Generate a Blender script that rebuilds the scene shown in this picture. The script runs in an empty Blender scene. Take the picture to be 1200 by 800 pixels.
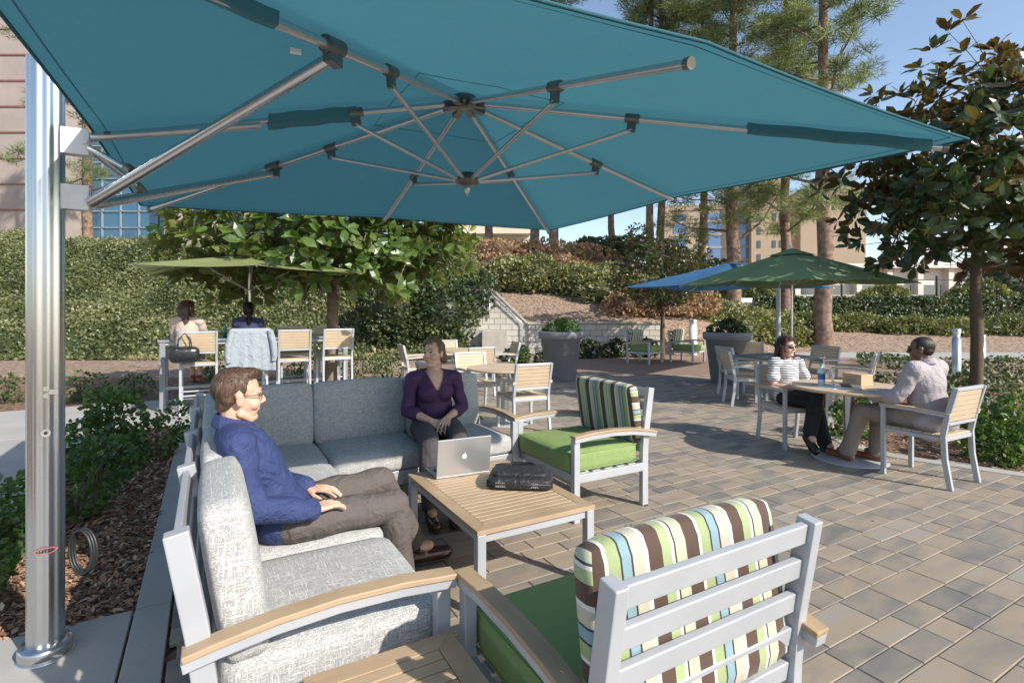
import bpy, bmesh, math, random
import numpy as np
from mathutils import Vector, Matrix
R = math.radians
rng = np.random.default_rng(7)
random.seed(7)
C = bpy.context.scene.collection
S = bpy.context.scene

# ------------------------------------------------------------------ camera, sky, sun, exposure
CAM_H = 1.52
cam_d = bpy.data.cameras.new('camera'); cam = bpy.data.objects.new('camera', cam_d); C.objects.link(cam)
cam.location = (0, 0, CAM_H); cam.rotation_euler = (R(90), 0, 0)
cam_d.sensor_width = 36; cam_d.lens = 36*622/1200; cam_d.shift_y = -38/1200
cam_d.clip_start = 0.05; cam_d.clip_end = 2000
S.camera = cam
SUN_DIR = Vector((0.80, -0.59, 0)).normalized()
ELEV = R(33.5)
w = bpy.data.worlds.new("World"); S.world = w; w.use_nodes = True
nt = w.node_tree; bg = nt.nodes['Background']
sky = nt.nodes.new('ShaderNodeTexSky'); sky.sky_type = 'NISHITA'; sky.sun_disc = False
sky.sun_elevation = ELEV; sky.sun_rotation = math.atan2(SUN_DIR.x, SUN_DIR.y)
sky.air_density = 1.0; sky.dust_density = 0.6; sky.ozone_density = 1.0
hs = nt.nodes.new('ShaderNodeHueSaturation'); hs.inputs['Saturation'].default_value = 0.95
nt.links.new(sky.outputs[0], hs.inputs['Color']); nt.links.new(hs.outputs[0], bg.inputs[0]); bg.inputs[1].default_value = 0.135
sl = bpy.data.lights.new('sun', 'SUN'); so = bpy.data.objects.new('sun', sl); C.objects.link(so)
sl.energy = 4.1; sl.angle = R(0.5); sl.color = (1.0, 0.93, 0.83)
sd = Vector((SUN_DIR.x*math.cos(ELEV), SUN_DIR.y*math.cos(ELEV), math.sin(ELEV)))
so.rotation_euler = sd.to_track_quat('Z', 'Y').to_euler(); so.location = sd*50
S.view_settings.view_transform = 'Standard'; S.view_settings.look = 'None'
S.view_settings.exposure = 0.70; S.view_settings.gamma = 1; S.view_settings.use_curve_mapping = False
S.render.engine = 'CYCLES'

TH = math.atan2(.4956, .8685)                 # heading of the paving rows
U = Vector((math.cos(TH), math.sin(TH), 0)); V = Vector((-math.sin(TH), math.cos(TH), 0))
def W(a, b, z=0.0): return U*a + V*b + Vector((0, 0, z))

# ------------------------------------------------------------------ object helpers
def tag(o, label=None, cat=None, group=None, kind=None):
    if label: o['label'] = label
    if cat: o['category'] = cat
    if group: o['group'] = group
    if kind: o['kind'] = kind
    return o
def empty(name, loc, rz=0, label=None, cat=None, group=None):
    o = bpy.data.objects.new(name, None); C.objects.link(o); o.empty_display_size = .1
    o.location = loc; o.rotation_euler = (0, 0, rz)
    return tag(o, label, cat, group)
KIDS = {}
def link(o, parent=None):
    C.objects.link(o)
    if parent is not None:
        o.parent = parent; KIDS.setdefault(parent.name, []).append(o)
    return o
def copy_tree(o, parent=None, **kw):
    c = o.copy(); link(c, parent)
    for ch in list(KIDS.get(o.name, [])): copy_tree(ch, c)
    for k, v in kw.items():
        if k == 'loc': c.location = v
        elif k == 'rz': c.rotation_euler = (0, 0, v)
        else: c[k] = v
    return c

def fastmesh(name, verts, faces, mats, tone=None, midx=None, smooth=False):
    verts = np.asarray(verts, dtype=np.float32); faces = np.asarray(faces, dtype=np.int32)
    k = faces.shape[1]; n = len(faces)
    me = bpy.data.meshes.new(name)
    me.vertices.add(len(verts)); me.vertices.foreach_set('co', verts.ravel())
    me.loops.add(n*k); me.loops.foreach_set('vertex_index', faces.ravel())
    me.polygons.add(n); me.polygons.foreach_set('loop_start', np.arange(0, n*k, k, dtype=np.int32))
    try: me.polygons.foreach_set('loop_total', np.full(n, k, dtype=np.int32))
    except Exception: pass
    me.update(calc_edges=True)
    for m in (mats if isinstance(mats, (list, tuple)) else [mats]): me.materials.append(m)
    if midx is not None: me.polygons.foreach_set('material_index', np.asarray(midx, dtype=np.int32))
    if tone is not None:
        at = me.attributes.new('tone', 'FLOAT', 'FACE'); at.data.foreach_set('value', np.asarray(tone, dtype=np.float32))
    me.polygons.foreach_set('use_smooth', np.full(n, smooth, dtype=bool))
    me.update()
    return me

class MB:
    """collects shapes, then links them as one mesh object"""
    def __init__(s, M=None): s.v = []; s.f = []; s.sm = []; s.M = M or Matrix()
    def add(s, vs, fs, smooth=False, M=None):
        o = len(s.v); m = s.M @ M if M is not None else s.M
        s.v += [tuple(m @ Vector(p)) for p in vs]
        s.f += [tuple(i+o for i in f) for f in fs]; s.sm += [smooth]*len(fs)
        return s
    def box(s, c, d, rz=0, M=None):
        x, y, z = d[0]/2, d[1]/2, d[2]/2
        vs = [(i*x, j*y, k*z) for k in (-1, 1) for j in (-1, 1) for i in (-1, 1)]
        m = Matrix.Translation(c) @ Matrix.Rotation(rz, 4, 'Z')
        if M is not None: m = m @ M
        return s.add(vs, [(0,2,3,1),(4,5,7,6),(0,1,5,4),(2,6,7,3),(0,4,6,2),(1,3,7,5)], M=m)
    def bar(s, p, q, w_, h, up=(0,0,1)):
        p = Vector(p); q = Vector(q); d = (q-p); L = d.length; d.normalize(); up = Vector(up)
        if abs(d.dot(up)) > .99: up = Vector((1,0,0))
        x = d.cross(up).normalized(); z = x.cross(d)
        m = Matrix(((x.x,d.x,z.x,0),(x.y,d.y,z.y,0),(x.z,d.z,z.z,0),(0,0,0,1)))
        return s.box((0,0,0), (w_, L, h), M=None) if False else s.add(
            [(i*w_/2, j*L/2, k*h/2) for k in (-1,1) for j in (-1,1) for i in (-1,1)],
            [(0,2,3,1),(4,5,7,6),(0,1,5,4),(2,6,7,3),(0,4,6,2),(1,3,7,5)], M=Matrix.Translation((p+q)/2) @ m)
    def tube(s, pts, r, n=10, cap=True):
        pts = [Vector(p) for p in pts]; rs = r if isinstance(r, (list, tuple)) else [r]*len(pts)
        vs = []; fs = []; ref = None
        for i, p in enumerate(pts):
            d = (pts[min(i+1, len(pts)-1)] - pts[max(i-1, 0)]).normalized()
            if ref is None:
                ref = Vector((0,0,1)) if abs(d.z) < .9 else Vector((1,0,0))
            x = d.cross(ref)
            if x.length < 1e-4: x = d.cross(Vector((0.3,1,0.2)))
            x.normalize(); y = x.cross(d).normalized(); ref = y
            for k in range(n):
                a = 2*math.pi*k/n; vs.append(p + (x*math.cos(a)+y*math.sin(a))*rs[i])
        for i in range(len(pts)-1):
            for k in range(n):
                a, b = i*n+k, i*n+(k+1) % n; fs.append((a, b, b+n, a+n))
        o = s.add(vs, fs, True)
        if cap:
            s.add(vs[:n], [tuple(range(n))[::-1]]); s.add(vs[-n:], [tuple(range(n))])
        return o
    def lathe(s, prof, c=(0,0,0), n=32, M=None, smooth=True):
        vs = []; fs = []
        for r, z in prof:
            for k in range(n):
                a = 2*math.pi*k/n; vs.append((r*math.cos(a), r*math.sin(a), z))
        for i in range(len(prof)-1):
            for k in range(n):
                a, b = i*n+k, i*n+(k+1) % n; fs.append((a, b, b+n, a+n))
        m = Matrix.Translation(c)
        if M is not None: m = m @ M
        s.add(vs, fs, smooth, M=m)
        if prof[0][0] > 1e-4: s.add(vs[:n], [tuple(range(n))[::-1]], M=m)
        if prof[-1][0] > 1e-4: s.add(vs[-n:], [tuple(range(n))], M=m)
        return s
    def ell(s, c, r, n=14, M=None):
        prof = [(math.sin(math.pi*i/n)*1.0, -math.cos(math.pi*i/n)) for i in range(n+1)]
        prof[0] = (0.0001, -1); prof[-1] = (0.0001, 1)
        m = Matrix.Diagonal((r[0], r[1], r[2], 1))
        if M is not None: m = M @ m
        return s.lathe(prof, c, n=int(n*1.5), M=m)
    def prism(s, poly, z0, z1, M=None):
        n = len(poly)
        vs = [(x, y, z0) for x, y in poly] + [(x, y, z1) for x, y in poly]
        fs = [tuple(range(n))[::-1], tuple(range(n, 2*n))] + [(i, (i+1) % n, (i+1) % n+n, i+n) for i in range(n)]
        return s.add(vs, fs, M=M)
    def ribbon(s, path, x, wd, t, axis='x'):
        """band of width wd across, thickness t, following a path of (along, z)"""
        P = [Vector((a, b)) for a, b in path]; n = len(P); L = []; Rr = []
        for i in range(n):
            d = (P[min(i+1, n-1)] - P[max(i-1, 0)]).normalized(); nn = Vector((-d.y, d.x))
            L.append(P[i]+nn*t/2); Rr.append(P[i]-nn*t/2)
        vs = []
        for i in range(n):
            for (q, sx) in ((L[i], -1), (L[i], 1), (Rr[i], 1), (Rr[i], -1)):
                vs.append((x+sx*wd/2, q.x, q.y) if axis == 'x' else (q.x, x+sx*wd/2, q.y))
        fs = [(3,2,1,0), (n*4-4, n*4-3, n*4-2, n*4-1)]
        for i in range(n-1):
            a = i*4
            for k in range(4): fs.append((a+k, a+(k+1) % 4, a+4+(k+1) % 4, a+4+k))
        return s.add(vs, fs)
    def cushion(s, c, d, r=.035, puff=.012, thin=2, M=None, n=9, sag=0):
        vs = []; fs = []; h = [d[0]/2, d[1]/2, d[2]/2]
        for ax in range(3):
            for sg in (-1, 1):
                o = len(vs)
                for i in range(n):
                    for j in range(n):
                        def e(t):
                            t = -1+2*t/(n-1); return math.copysign(abs(t)**.75, t)
                        p = [0,0,0]; p[ax] = sg; p[(ax+1) % 3] = e(i); p[(ax+2) % 3] = e(j)
                        q = [p[k]*h[k] for k in range(3)]
                        inn = [max(-h[k]+min(r, h[k]*.98), min(h[k]-min(r, h[k]*.98), q[k])) for k in range(3)]
                        dd = Vector([q[k]-inn[k] for k in range(3)])
                        if dd.length > 1e-6: dd = dd.normalized()*min(r, min(h)*.98)
                        v = Vector(inn)+dd
                        oth = [k for k in range(3) if k != thin]
                        f = (1-(v[oth[0]]/h[oth[0]])**2)*(1-(v[oth[1]]/h[oth[1]])**2)
                        v[thin] += puff*math.sqrt(max(f, 0))*(v[thin]/h[thin])
                        for k in oth: 
                            ok = [m for m in range(3) if m != k and m != thin][0]
                            v[k] += .006*math.copysign(1, v[k])*(1-(v[ok]/h[ok])**2)*(abs(v[k])/h[k])**3
                        vs.append(v)
                for i in range(n-1):
                    for j in range(n-1):
                        a = o+i*n+j; f = (a, a+n, a+n+1, a+1)
                        fs.append(f if sg > 0 else f[::-1])
        m = Matrix.Translation(c)
        if M is not None: m = m @ M
        return s.add(vs, fs, True, M=m)
    def mesh(s, name, mats, weld=False, bevel=0):
        me = bpy.data.meshes.new(name); me.from_pydata(s.v, [], s.f)
        for p, b in zip(me.polygons, s.sm): p.use_smooth = b
        bm = bmesh.new(); bm.from_mesh(me)
        if weld: bmesh.ops.remove_doubles(bm, verts=bm.verts, dist=1e-4)
        bmesh.ops.recalc_face_normals(bm, faces=bm.faces)
        bm.to_mesh(me); bm.free()
        for m in (mats if isinstance(mats, (list, tuple)) else [mats]): me.materials.append(m)
        return me
    def build(s, name, mat, parent=None, weld=False, bevel=0, label=None, cat=None, group=None, kind=None):
        o = bpy.data.objects.new(name, s.mesh(name, mat, weld)); link(o, parent)
        if bevel:
            b = o.modifiers.new('bevel', 'BEVEL'); b.width = bevel; b.segments = 2; b.limit_method = 'ANGLE'; b.angle_limit = R(40)
        return tag(o, label, cat, group, kind)

# ------------------------------------------------------------------ materials
def newmat(name):
    m = bpy.data.materials.new(name); m.use_nodes = True; nt = m.node_tree
    return m, nt, nt.nodes['Principled BSDF'], nt.links
def N(nt, t, **kw):
    n = nt.nodes.new(t)
    for k, v in kw.items():
        if k.startswith('i_'): n.inputs[k[2:]].default_value = v
        else: setattr(n, k, v)
    return n
def ramp(nt, fac, stops, interp='LINEAR'):
    r = nt.nodes.new('ShaderNodeValToRGB'); r.color_ramp.interpolation = interp
    el = r.color_ramp.elements
    while len(el) < len(stops): el.new(.5)
    for e, (p, c) in zip(el, stops): e.position = p; e.color = (*c, 1) if len(c) == 3 else c
    nt.links.new(fac, r.inputs[0]); return r.outputs[0]
def coords(nt, scale=(1,1,1), rot=(0,0,0), kind='Object'):
    tc = nt.nodes.new('ShaderNodeTexCoord'); mp = nt.nodes.new('ShaderNodeMapping')
    mp.inputs['Scale'].default_value = scale; mp.inputs['Rotation'].default_value = rot
    nt.links.new(tc.outputs[kind], mp.inputs[0]); return mp.outputs[0]
def noise(nt, vec, scale, detail=4, rough=.6, dist=0):
    n = N(nt, 'ShaderNodeTexNoise'); n.inputs['Scale'].default_value = scale; n.inputs['Detail'].default_value = detail
    n.inputs['Roughness'].default_value = rough; n.inputs['Distortion'].default_value = dist
    nt.links.new(vec, n.inputs['Vector']); return n.outputs['Fac']
def mixc(nt, fac, a, b, mode='MIX'):
    m = N(nt, 'ShaderNodeMix', data_type='RGBA', blend_type=mode)
    if isinstance(fac, (int, float)): m.inputs[0].default_value = fac
    else: nt.links.new(fac, m.inputs[0])
    for s_, v in ((m.inputs[6], a), (m.inputs[7], b)):
        if isinstance(v, (tuple, list)): s_.default_value = (*v, 1)
        else: nt.links.new(v, s_)
    return m.outputs[2]
def math_(nt, op, a, b=None):
    m = N(nt, 'ShaderNodeMath', operation=op)
    for i, v in ((0, a), (1, b)):
        if v is None: continue
        if isinstance(v, (int, float)): m.inputs[i].default_value = v
        else: nt.links.new(v, m.inputs[i])
    return m.outputs[0]
def bump(nt, bsdf, h, strength=.3, dist=.01):
    b = N(nt, 'ShaderNodeBump'); b.inputs['Strength'].default_value = strength; b.inputs['Distance'].default_value = dist
    nt.links.new(h, b.inputs['Height']); nt.links.new(b.outputs[0], bsdf.inputs['Normal'])
def plain(name, col, rough=.5, metal=0, var=.12, scale=8, bmp=0, bscale=60, spec=None, kind='Object'):
    m, nt, b, l = newmat(name)
    f = noise(nt, coords(nt, kind=kind), scale, 5)
    lo = tuple(c*(1-var) for c in col); hi = tuple(min(1, c*(1+var)) for c in col)
    l.new(ramp(nt, f, [(.3, lo), (.7, hi)]), b.inputs['Base Color'])
    b.inputs['Roughness'].default_value = rough; b.inputs['Metallic'].default_value = metal
    if spec is not None: b.inputs['Specular IOR Level'].default_value = spec
    if bmp: bump(nt, b, noise(nt, coords(nt, kind=kind), bscale, 4), bmp)
    return m
def wood(name, c1, c2, axis=0, rough=.55):
    m, nt, b, l = newmat(name)
    sc = [9, 9, 9]; sc[axis] = .7
    v = coords(nt, tuple(sc))
    f = noise(nt, v, 6, 8, .65, .6); g = noise(nt, coords(nt, (1.2,1.2,1.2)), 3, 3)
    k = mixc(nt, f, c1, c2); k2 = mixc(nt, ramp(nt, g, [(.35, (0,0,0)), (.7, (.5,.5,.5))]), k, tuple(x*.78 for x in c1))
    l.new(k2, b.inputs['Base Color']); b.inputs['Roughness'].default_value = rough
    bump(nt, b, f, .15, .003)
    return m
def leafmat(name, stops, rough=.5, trans=.25, tcol=None, back=None):
    m, nt, b, l = newmat(name)
    at = N(nt, 'ShaderNodeAttribute', attribute_name='tone')
    col = ramp(nt, at.outputs['Fac'], stops)
    if back:
        geo = N(nt, 'ShaderNodeNewGeometry'); col = mixc(nt, geo.outputs['Backfacing'], col, back)
    l.new(col, b.inputs['Base Color']); b.inputs['Roughness'].default_value = rough
    tr = N(nt, 'ShaderNodeBsdfTranslucent'); mx = N(nt, 'ShaderNodeMixShader'); mx.inputs[0].default_value = trans
    tc = mixc(nt, 1.0, col, tcol or (1.0, 1.0, .45), 'MULTIPLY')
    g = mixc(nt, 1.0, tc, (2.0, 2.0, 1.5), 'MULTIPLY')
    l.new(g, tr.inputs['Color']); l.new(b.outputs[0], mx.inputs[1]); l.new(tr.outputs[0], mx.inputs[2])
    l.new(mx.outputs[0], nt.nodes['Material Output'].inputs['Surface'])
    return m
def linen(name, lo, hi, sc=1.0):
    m, nt, b, l = newmat(name)
    a = noise(nt, coords(nt, (14*sc, 210*sc, 210*sc)), 1, 2, .6); c = noise(nt, coords(nt, (210*sc, 14*sc, 210*sc)), 1, 2, .6)
    d = noise(nt, coords(nt, (210*sc, 210*sc, 16*sc)), 1, 2, .6)
    mx = math_(nt, 'MAXIMUM', a, math_(nt, 'MAXIMUM', c, d))
    l.new(ramp(nt, mx, [(.50, lo), (.60, tuple((x*.55+y*.45) for x, y in zip(lo, hi))), (.70, hi)]), b.inputs['Base Color'])
    b.inputs['Roughness'].default_value = .9
    big = noise(nt, coords(nt, (1,1,1)), 7, 3)
    bump(nt, b, math_(nt, 'ADD', math_(nt, 'MULTIPLY', mx, .10), math_(nt, 'MULTIPLY', big, .5)), .35, .02)
    return m
def stripes(name, axis, period, seq, rough=.85):
    m, nt, b, l = newmat(name)
    sp = N(nt, 'ShaderNodeSeparateXYZ'); l.new(coords(nt), sp.inputs[0])
    ge = N(nt, 'ShaderNodeNewGeometry'); vt = N(nt, 'ShaderNodeVectorTransform', vector_type='NORMAL', convert_from='WORLD', convert_to='OBJECT'); l.new(ge.outputs['True Normal'], vt.inputs[0])
    sn = N(nt, 'ShaderNodeSeparateXYZ'); l.new(vt.outputs[0], sn.inputs[0])
    sd_ = math_(nt, 'GREATER_THAN', math_(nt, 'ABSOLUTE', sn.outputs[axis]), .72)
    co_ = math_(nt, 'ADD', math_(nt, 'MULTIPLY', sp.outputs[axis], math_(nt, 'SUBTRACT', 1.0, sd_)), math_(nt, 'MULTIPLY', sp.outputs[2], sd_))
    f = math_(nt, 'FRACT', math_(nt, 'ADD', math_(nt, 'DIVIDE', co_, period), 7.13))
    col = ramp(nt, f, seq, 'CONSTANT')
    n = noise(nt, coords(nt, (1,1,1)), 350, 2)
    l.new(mixc(nt, .25, col, mixc(nt, n, (0,0,0), (1,1,1)), 'OVERLAY'), b.inputs['Base Color'])
    b.inputs['Roughness'].default_value = rough; b.inputs['Sheen Weight'].default_value = .15
    big = noise(nt, coords(nt), 9, 3)
    bump(nt, b, math_(nt, 'ADD', math_(nt, 'MULTIPLY', n, .05), big), .35, .02)
    return m
def cloth(name, col, rough=.85, var=.15, fold=.5, fscale=14, fine=500):
    m, nt, b, l = newmat(name)
    f = noise(nt, coords(nt), fine, 2); g = noise(nt, coords(nt), fscale, 4, .55, 1.2)
    l.new(ramp(nt, f, [(.3, tuple(c*(1-var) for c in col)), (.7, tuple(c*(1+var) for c in col))]), b.inputs['Base Color'])
    b.inputs['Roughness'].default_value = rough
    g2 = math_(nt, 'ABSOLUTE', math_(nt, 'SUBTRACT', noise(nt, coords(nt, (1,1,.55)), fscale*.8, 3, .5, 1.0), .5))
    bump(nt, b, math_(nt, 'ADD', g, math_(nt, 'MULTIPLY', f, .03)), min(1, fold*1.5), .03)
    return m

M = {}
M['frame'] = plain('powder_coated_aluminium', (.43,.445,.475), .42, .25, .06, 5)
M['frame_side'] = M['frame']
M['teak_x'] = wood('teak_along_x', (.33,.225,.135), (.50,.38,.25), 0)
M['teak_y'] = wood('teak_along_y', (.31,.205,.12), (.47,.35,.22), 1)
M['polywood'] = wood('slat_wood', (.46,.35,.225), (.60,.48,.34), 0)
M['linen'] = linen('heathered_linen', (.27,.27,.27), (.59,.58,.565), 1.25)
SEQ = [(0,(.075,.042,.028)),(.15,(.62,.60,.55)),(.18,(.28,.34,.16)),(.29,(.035,.03,.03)),(.31,(.20,.31,.35)),(.40,(.035,.03,.03)),(.42,(.45,.41,.33)),
       (.54,(.62,.60,.55)),(.58,(.075,.042,.028)),(.73,(.31,.37,.19)),(.83,(.62,.60,.56)),(.86,(.05,.04,.035)),(.88,(.43,.45,.32))]
M['stripe'] = stripes('striped_fabric', 0, .325, SEQ)
M['green'] = cloth('green_canvas', (.205,.285,.10), .85, .05, .35, 6)
def polished(name='polished_aluminium', col=(.58,.59,.60), r=.2):
    m, nt, b, l = newmat(name)
    b.inputs['Base Color'].default_value = (*col, 1); b.inputs['Metallic'].default_value = 1
    f = noise(nt, coords(nt, (40,40,.6)), 3, 4)
    l.new(math_(nt, 'ADD', math_(nt, 'MULTIPLY', f, .12), r), b.inputs['Roughness'])
    return m
M['polish'] = polished()
M['silver'] = plain('anodised_aluminium', (.62,.63,.64), .3, .9, .05)
M['castmetal'] = plain('dark_cast_joint', (.20,.19,.18), .35, .7, .2)
def canvas(name, col, tcol, trans=.35):
    m, nt, b, l = newmat(name)
    f = noise(nt, coords(nt, (1,1,1)), 500, 2); g = noise(nt, coords(nt, (1,1,1)), 1.3, 3)
    l.new(ramp(nt, g, [(.3, tuple(c*.93 for c in col)), (.7, tuple(c*1.05 for c in col))]), b.inputs['Base Color'])
    b.inputs['Roughness'].default_value = .9
    tr = N(nt, 'ShaderNodeBsdfTranslucent'); tr.inputs['Color'].default_value = (*tcol, 1)
    mx = N(nt, 'ShaderNodeMixShader'); mx.inputs[0].default_value = trans
    bump(nt, b, math_(nt, 'ADD', math_(nt, 'MULTIPLY', f, .03), noise(nt, coords(nt, (1,1,1)), 1.6, 4, .6, 1.5)), .55, .06)
    l.new(b.outputs[0], mx.inputs[1]); l.new(tr.outputs[0], mx.inputs[2]); l.new(mx.outputs[0], nt.nodes['Material Output'].inputs['Surface'])
    return m
M['teal'] = canvas('teal_canvas', (.05,.18,.23), (.055,.19,.235), .42)
M['teal_sleeve'] = canvas('teal_sleeve_canvas', (.08,.26,.32), (.06,.2,.25), .2)
M['lime'] = canvas('lime_canvas', (.26,.29,.12), (.24,.28,.09), .3)
M['bottle_green'] = canvas('green_canopy_canvas', (.17,.25,.115), (.09,.17,.06), .2)
M['blue'] = canvas('blue_canvas', (.035,.14,.28), (.03,.10,.22), .25)
M['concrete'] = plain('concrete', (.36,.35,.325), .85, 0, .10, 1.6, .25, 90)
M['redconcrete'] = plain('tinted_concrete', (.25,.165,.12), .85, 0, .10, 1.6, .2, 60)
M['darkmetal'] = plain('dark_metal', (.05,.052,.055), .45, .5)
M['black'] = plain('black_plastic', (.015,.015,.017), .4)
M['white'] = plain('white_paint', (.75,.75,.73), .5, 0, .03)
M['planter'] = plain('grey_planter_resin', (.21,.215,.225), .6, 0, .06, 3, .1, 60)

def pave_mat():
    m, nt, b, l = newmat('concrete_pavers')
    at = N(nt, 'ShaderNodeAttribute', attribute_name='tone')
    cmb = N(nt, 'ShaderNodeCombineXYZ'); 
    for i in range(3): l.new(math_(nt, 'MULTIPLY', at.outputs['Fac'], [37., 91., 53.][i]), cmb.inputs[i])
    add = N(nt, 'ShaderNodeVectorMath', operation='ADD'); l.new(coords(nt, (1,1,1), (0,0,-TH)), add.inputs[0]); l.new(cmb.outputs[0], add.inputs[1])
    mp = N(nt, 'ShaderNodeMapping'); mp.inputs['Scale'].default_value = (2.2, 5.0, 1); l.new(add.outputs[0], mp.inputs[0])
    f = noise(nt, mp.outputs[0], 1.3, 3, .55, .4)
    rnd = N(nt, 'ShaderNodeTexWhiteNoise', noise_dimensions='1D'); l.new(at.outputs['Fac'], rnd.inputs['W'])
    f2 = math_(nt, 'ADD', math_(nt, 'MULTIPLY', f, .85), math_(nt, 'MULTIPLY', rnd.outputs['Value'], .38))
    col = ramp(nt, f2, [(.34, (.15,.138,.13)), (.50, (.20,.18,.155)), (.60, (.245,.208,.165)), (.74, (.295,.238,.175)), (.90, (.27,.248,.215))])
    g = noise(nt, coords(nt), 260, 3, .7)
    col = mixc(nt, .55, col, mixc(nt, g, (.22,.22,.22), (.78,.78,.78)), 'OVERLAY')
    big = noise(nt, coords(nt), .55, 4)
    col = mixc(nt, .5, col, mixc(nt, big, (.35,.35,.35), (.65,.64,.62)), 'OVERLAY')
    l.new(col, b.inputs['Base Color']); b.inputs['Roughness'].default_value = .8
    bump(nt, b, math_(nt, 'ADD', g, math_(nt, 'MULTIPLY', noise(nt, coords(nt), 40, 3), .5)), .25, .004)
    return m
M['paver'] = pave_mat()
M['joint'] = plain('joint_sand', (.20,.175,.145), .95, 0, .2, 30)
def mulch_mat(name='mulch', c=((.06,.033,.02),(.18,.10,.058),(.34,.22,.14)), sc=1.0):
    m, nt, b, l = newmat(name)
    v = N(nt, 'ShaderNodeTexVoronoi'); v.inputs['Scale'].default_value = 42*sc
    mp = coords(nt, (1, .45, 1), (0,0,.5)); l.new(mp, v.inputs['Vector'])
    n1 = noise(nt, coords(nt), 28*sc, 6, .75, 1.0)
    sx = N(nt, 'ShaderNodeSeparateColor'); l.new(v.outputs['Color'], sx.inputs[0])
    f = math_(nt, 'ADD', math_(nt, 'MULTIPLY', sx.outputs[0], .5), math_(nt, 'MULTIPLY', n1, .55))
    col = ramp(nt, f, [(.25, c[0]), (.5, c[1]), (.85, c[2])])
    l.new(col, b.inputs['Base Color']); b.inputs['Roughness'].default_value = .95
    bump(nt, b, f, .8, .03)
    return m
M['mulch'] = mulch_mat()
M['straw'] = mulch_mat('dry_mulch', ((.12,.075,.05),(.27,.185,.13),(.42,.31,.22)), .5)
M['bark'] = plain('pine_bark', (.20,.135,.10), .95, 0, .6, 6, 1.6, 9)
M['bark2'] = plain('smooth_grey_bark', (.20,.145,.11), .9, 0, .25, 9, .6, 30)
M['stem'] = plain('brown_stem', (.10,.07,.045), .9, 0, .2, 20)
M['chip'] = leafmat('bark_chips', [(0,(.10,.05,.03)),(.5,(.26,.14,.08)),(.85,(.42,.28,.18)),(1,(.55,.42,.30))], .9, 0.0)
G = leafmat
M['hedge'] = G('hedge_leaves', [(0,(.04,.052,.02)),(.3,(.095,.115,.045)),(.6,(.175,.195,.085)),(.85,(.28,.28,.15)),(1,(.36,.28,.19))], .42, .25)
M['hedge_red'] = G('rusty_shrub_leaves', [(0,(.13,.085,.05)),(.35,(.30,.17,.12)),(.7,(.40,.27,.17)),(1,(.30,.30,.14))], .6, .2)
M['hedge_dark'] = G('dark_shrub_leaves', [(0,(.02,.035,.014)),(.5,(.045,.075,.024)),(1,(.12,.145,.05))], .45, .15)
M['hedge_olive'] = G('olive_shrub_leaves', [(0,(.08,.09,.035)),(.5,(.18,.195,.075)),(1,(.36,.35,.17))], .5, .2)
M['bush'] = G('glossy_bush_leaves', [(0,(.03,.06,.018)),(.5,(.06,.12,.03)),(.85,(.13,.22,.05)),(1,(.32,.40,.11))], .42, .3)
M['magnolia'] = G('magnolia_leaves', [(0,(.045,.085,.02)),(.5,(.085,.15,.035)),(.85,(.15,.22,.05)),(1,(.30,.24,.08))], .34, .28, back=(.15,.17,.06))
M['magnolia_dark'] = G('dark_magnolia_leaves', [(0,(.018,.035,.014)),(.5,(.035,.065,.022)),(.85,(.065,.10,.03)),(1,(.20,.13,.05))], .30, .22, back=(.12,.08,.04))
M['needle'] = G('pine_needles', [(0,(.04,.065,.03)),(.45,(.12,.16,.075)),(.8,(.27,.31,.15)),(1,(.36,.35,.19))], .6, .25)
M['blade'] = G('grass_blades', [(0,(.05,.09,.05)),(1,(.16,.22,.13))], .5, .2)
M['drygrass'] = G('straw_grass', [(0,(.2,.15,.08)),(1,(.4,.32,.18))], .8, .2)

# ------------------------------------------------------------------ numeric noise and terrain
_H = rng.random((256, 256)).astype(np.float32)
def vnoise(x, y, s=1.0):
    x = np.asarray(x)/s; y = np.asarray(y)/s
    xi = np.floor(x).astype(int); yi = np.floor(y).astype(int); fx = x-xi; fy = y-yi
    fx = fx*fx*(3-2*fx); fy = fy*fy*(3-2*fy)
    h = lambda i, j: _H[(xi+i) % 256, (yi+j) % 256]
    return (h(0,0)*(1-fx)+h(1,0)*fx)*(1-fy)+(h(0,1)*(1-fx)+h(1,1)*fx)*fy
def sstep(x, a, b):
    t = np.clip((np.asarray(x, dtype=float)-a)/(b-a), 0, 1); return t*t*(3-2*t)
def hill(x, y):
    x = np.asarray(x, dtype=float); y = np.asarray(y, dtype=float)
    zl = 4.0*sstep(y, 16.3, 24.8)
    zm = 1.0*sstep(y, 18.25, 18.35)+3.75*np.clip((y-18.3)/11.0, 0, 1)
    zr = .75*sstep(y, 18.9, 23.5)
    wl = 1-sstep(x, -2.6, -1.1); wr = sstep(x, 5.6, 10.5)
    z = zl*wl + (1-wl)*(zm*(1-wr)+zr*wr)
    flat = (y < 16.2)
    return np.where(flat, 0, z) + np.where(y > 11, .05*vnoise(x, y, .8)*sstep(y, 19, 20), 0)
def hz(x, y): return float(hill(x, y))

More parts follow.
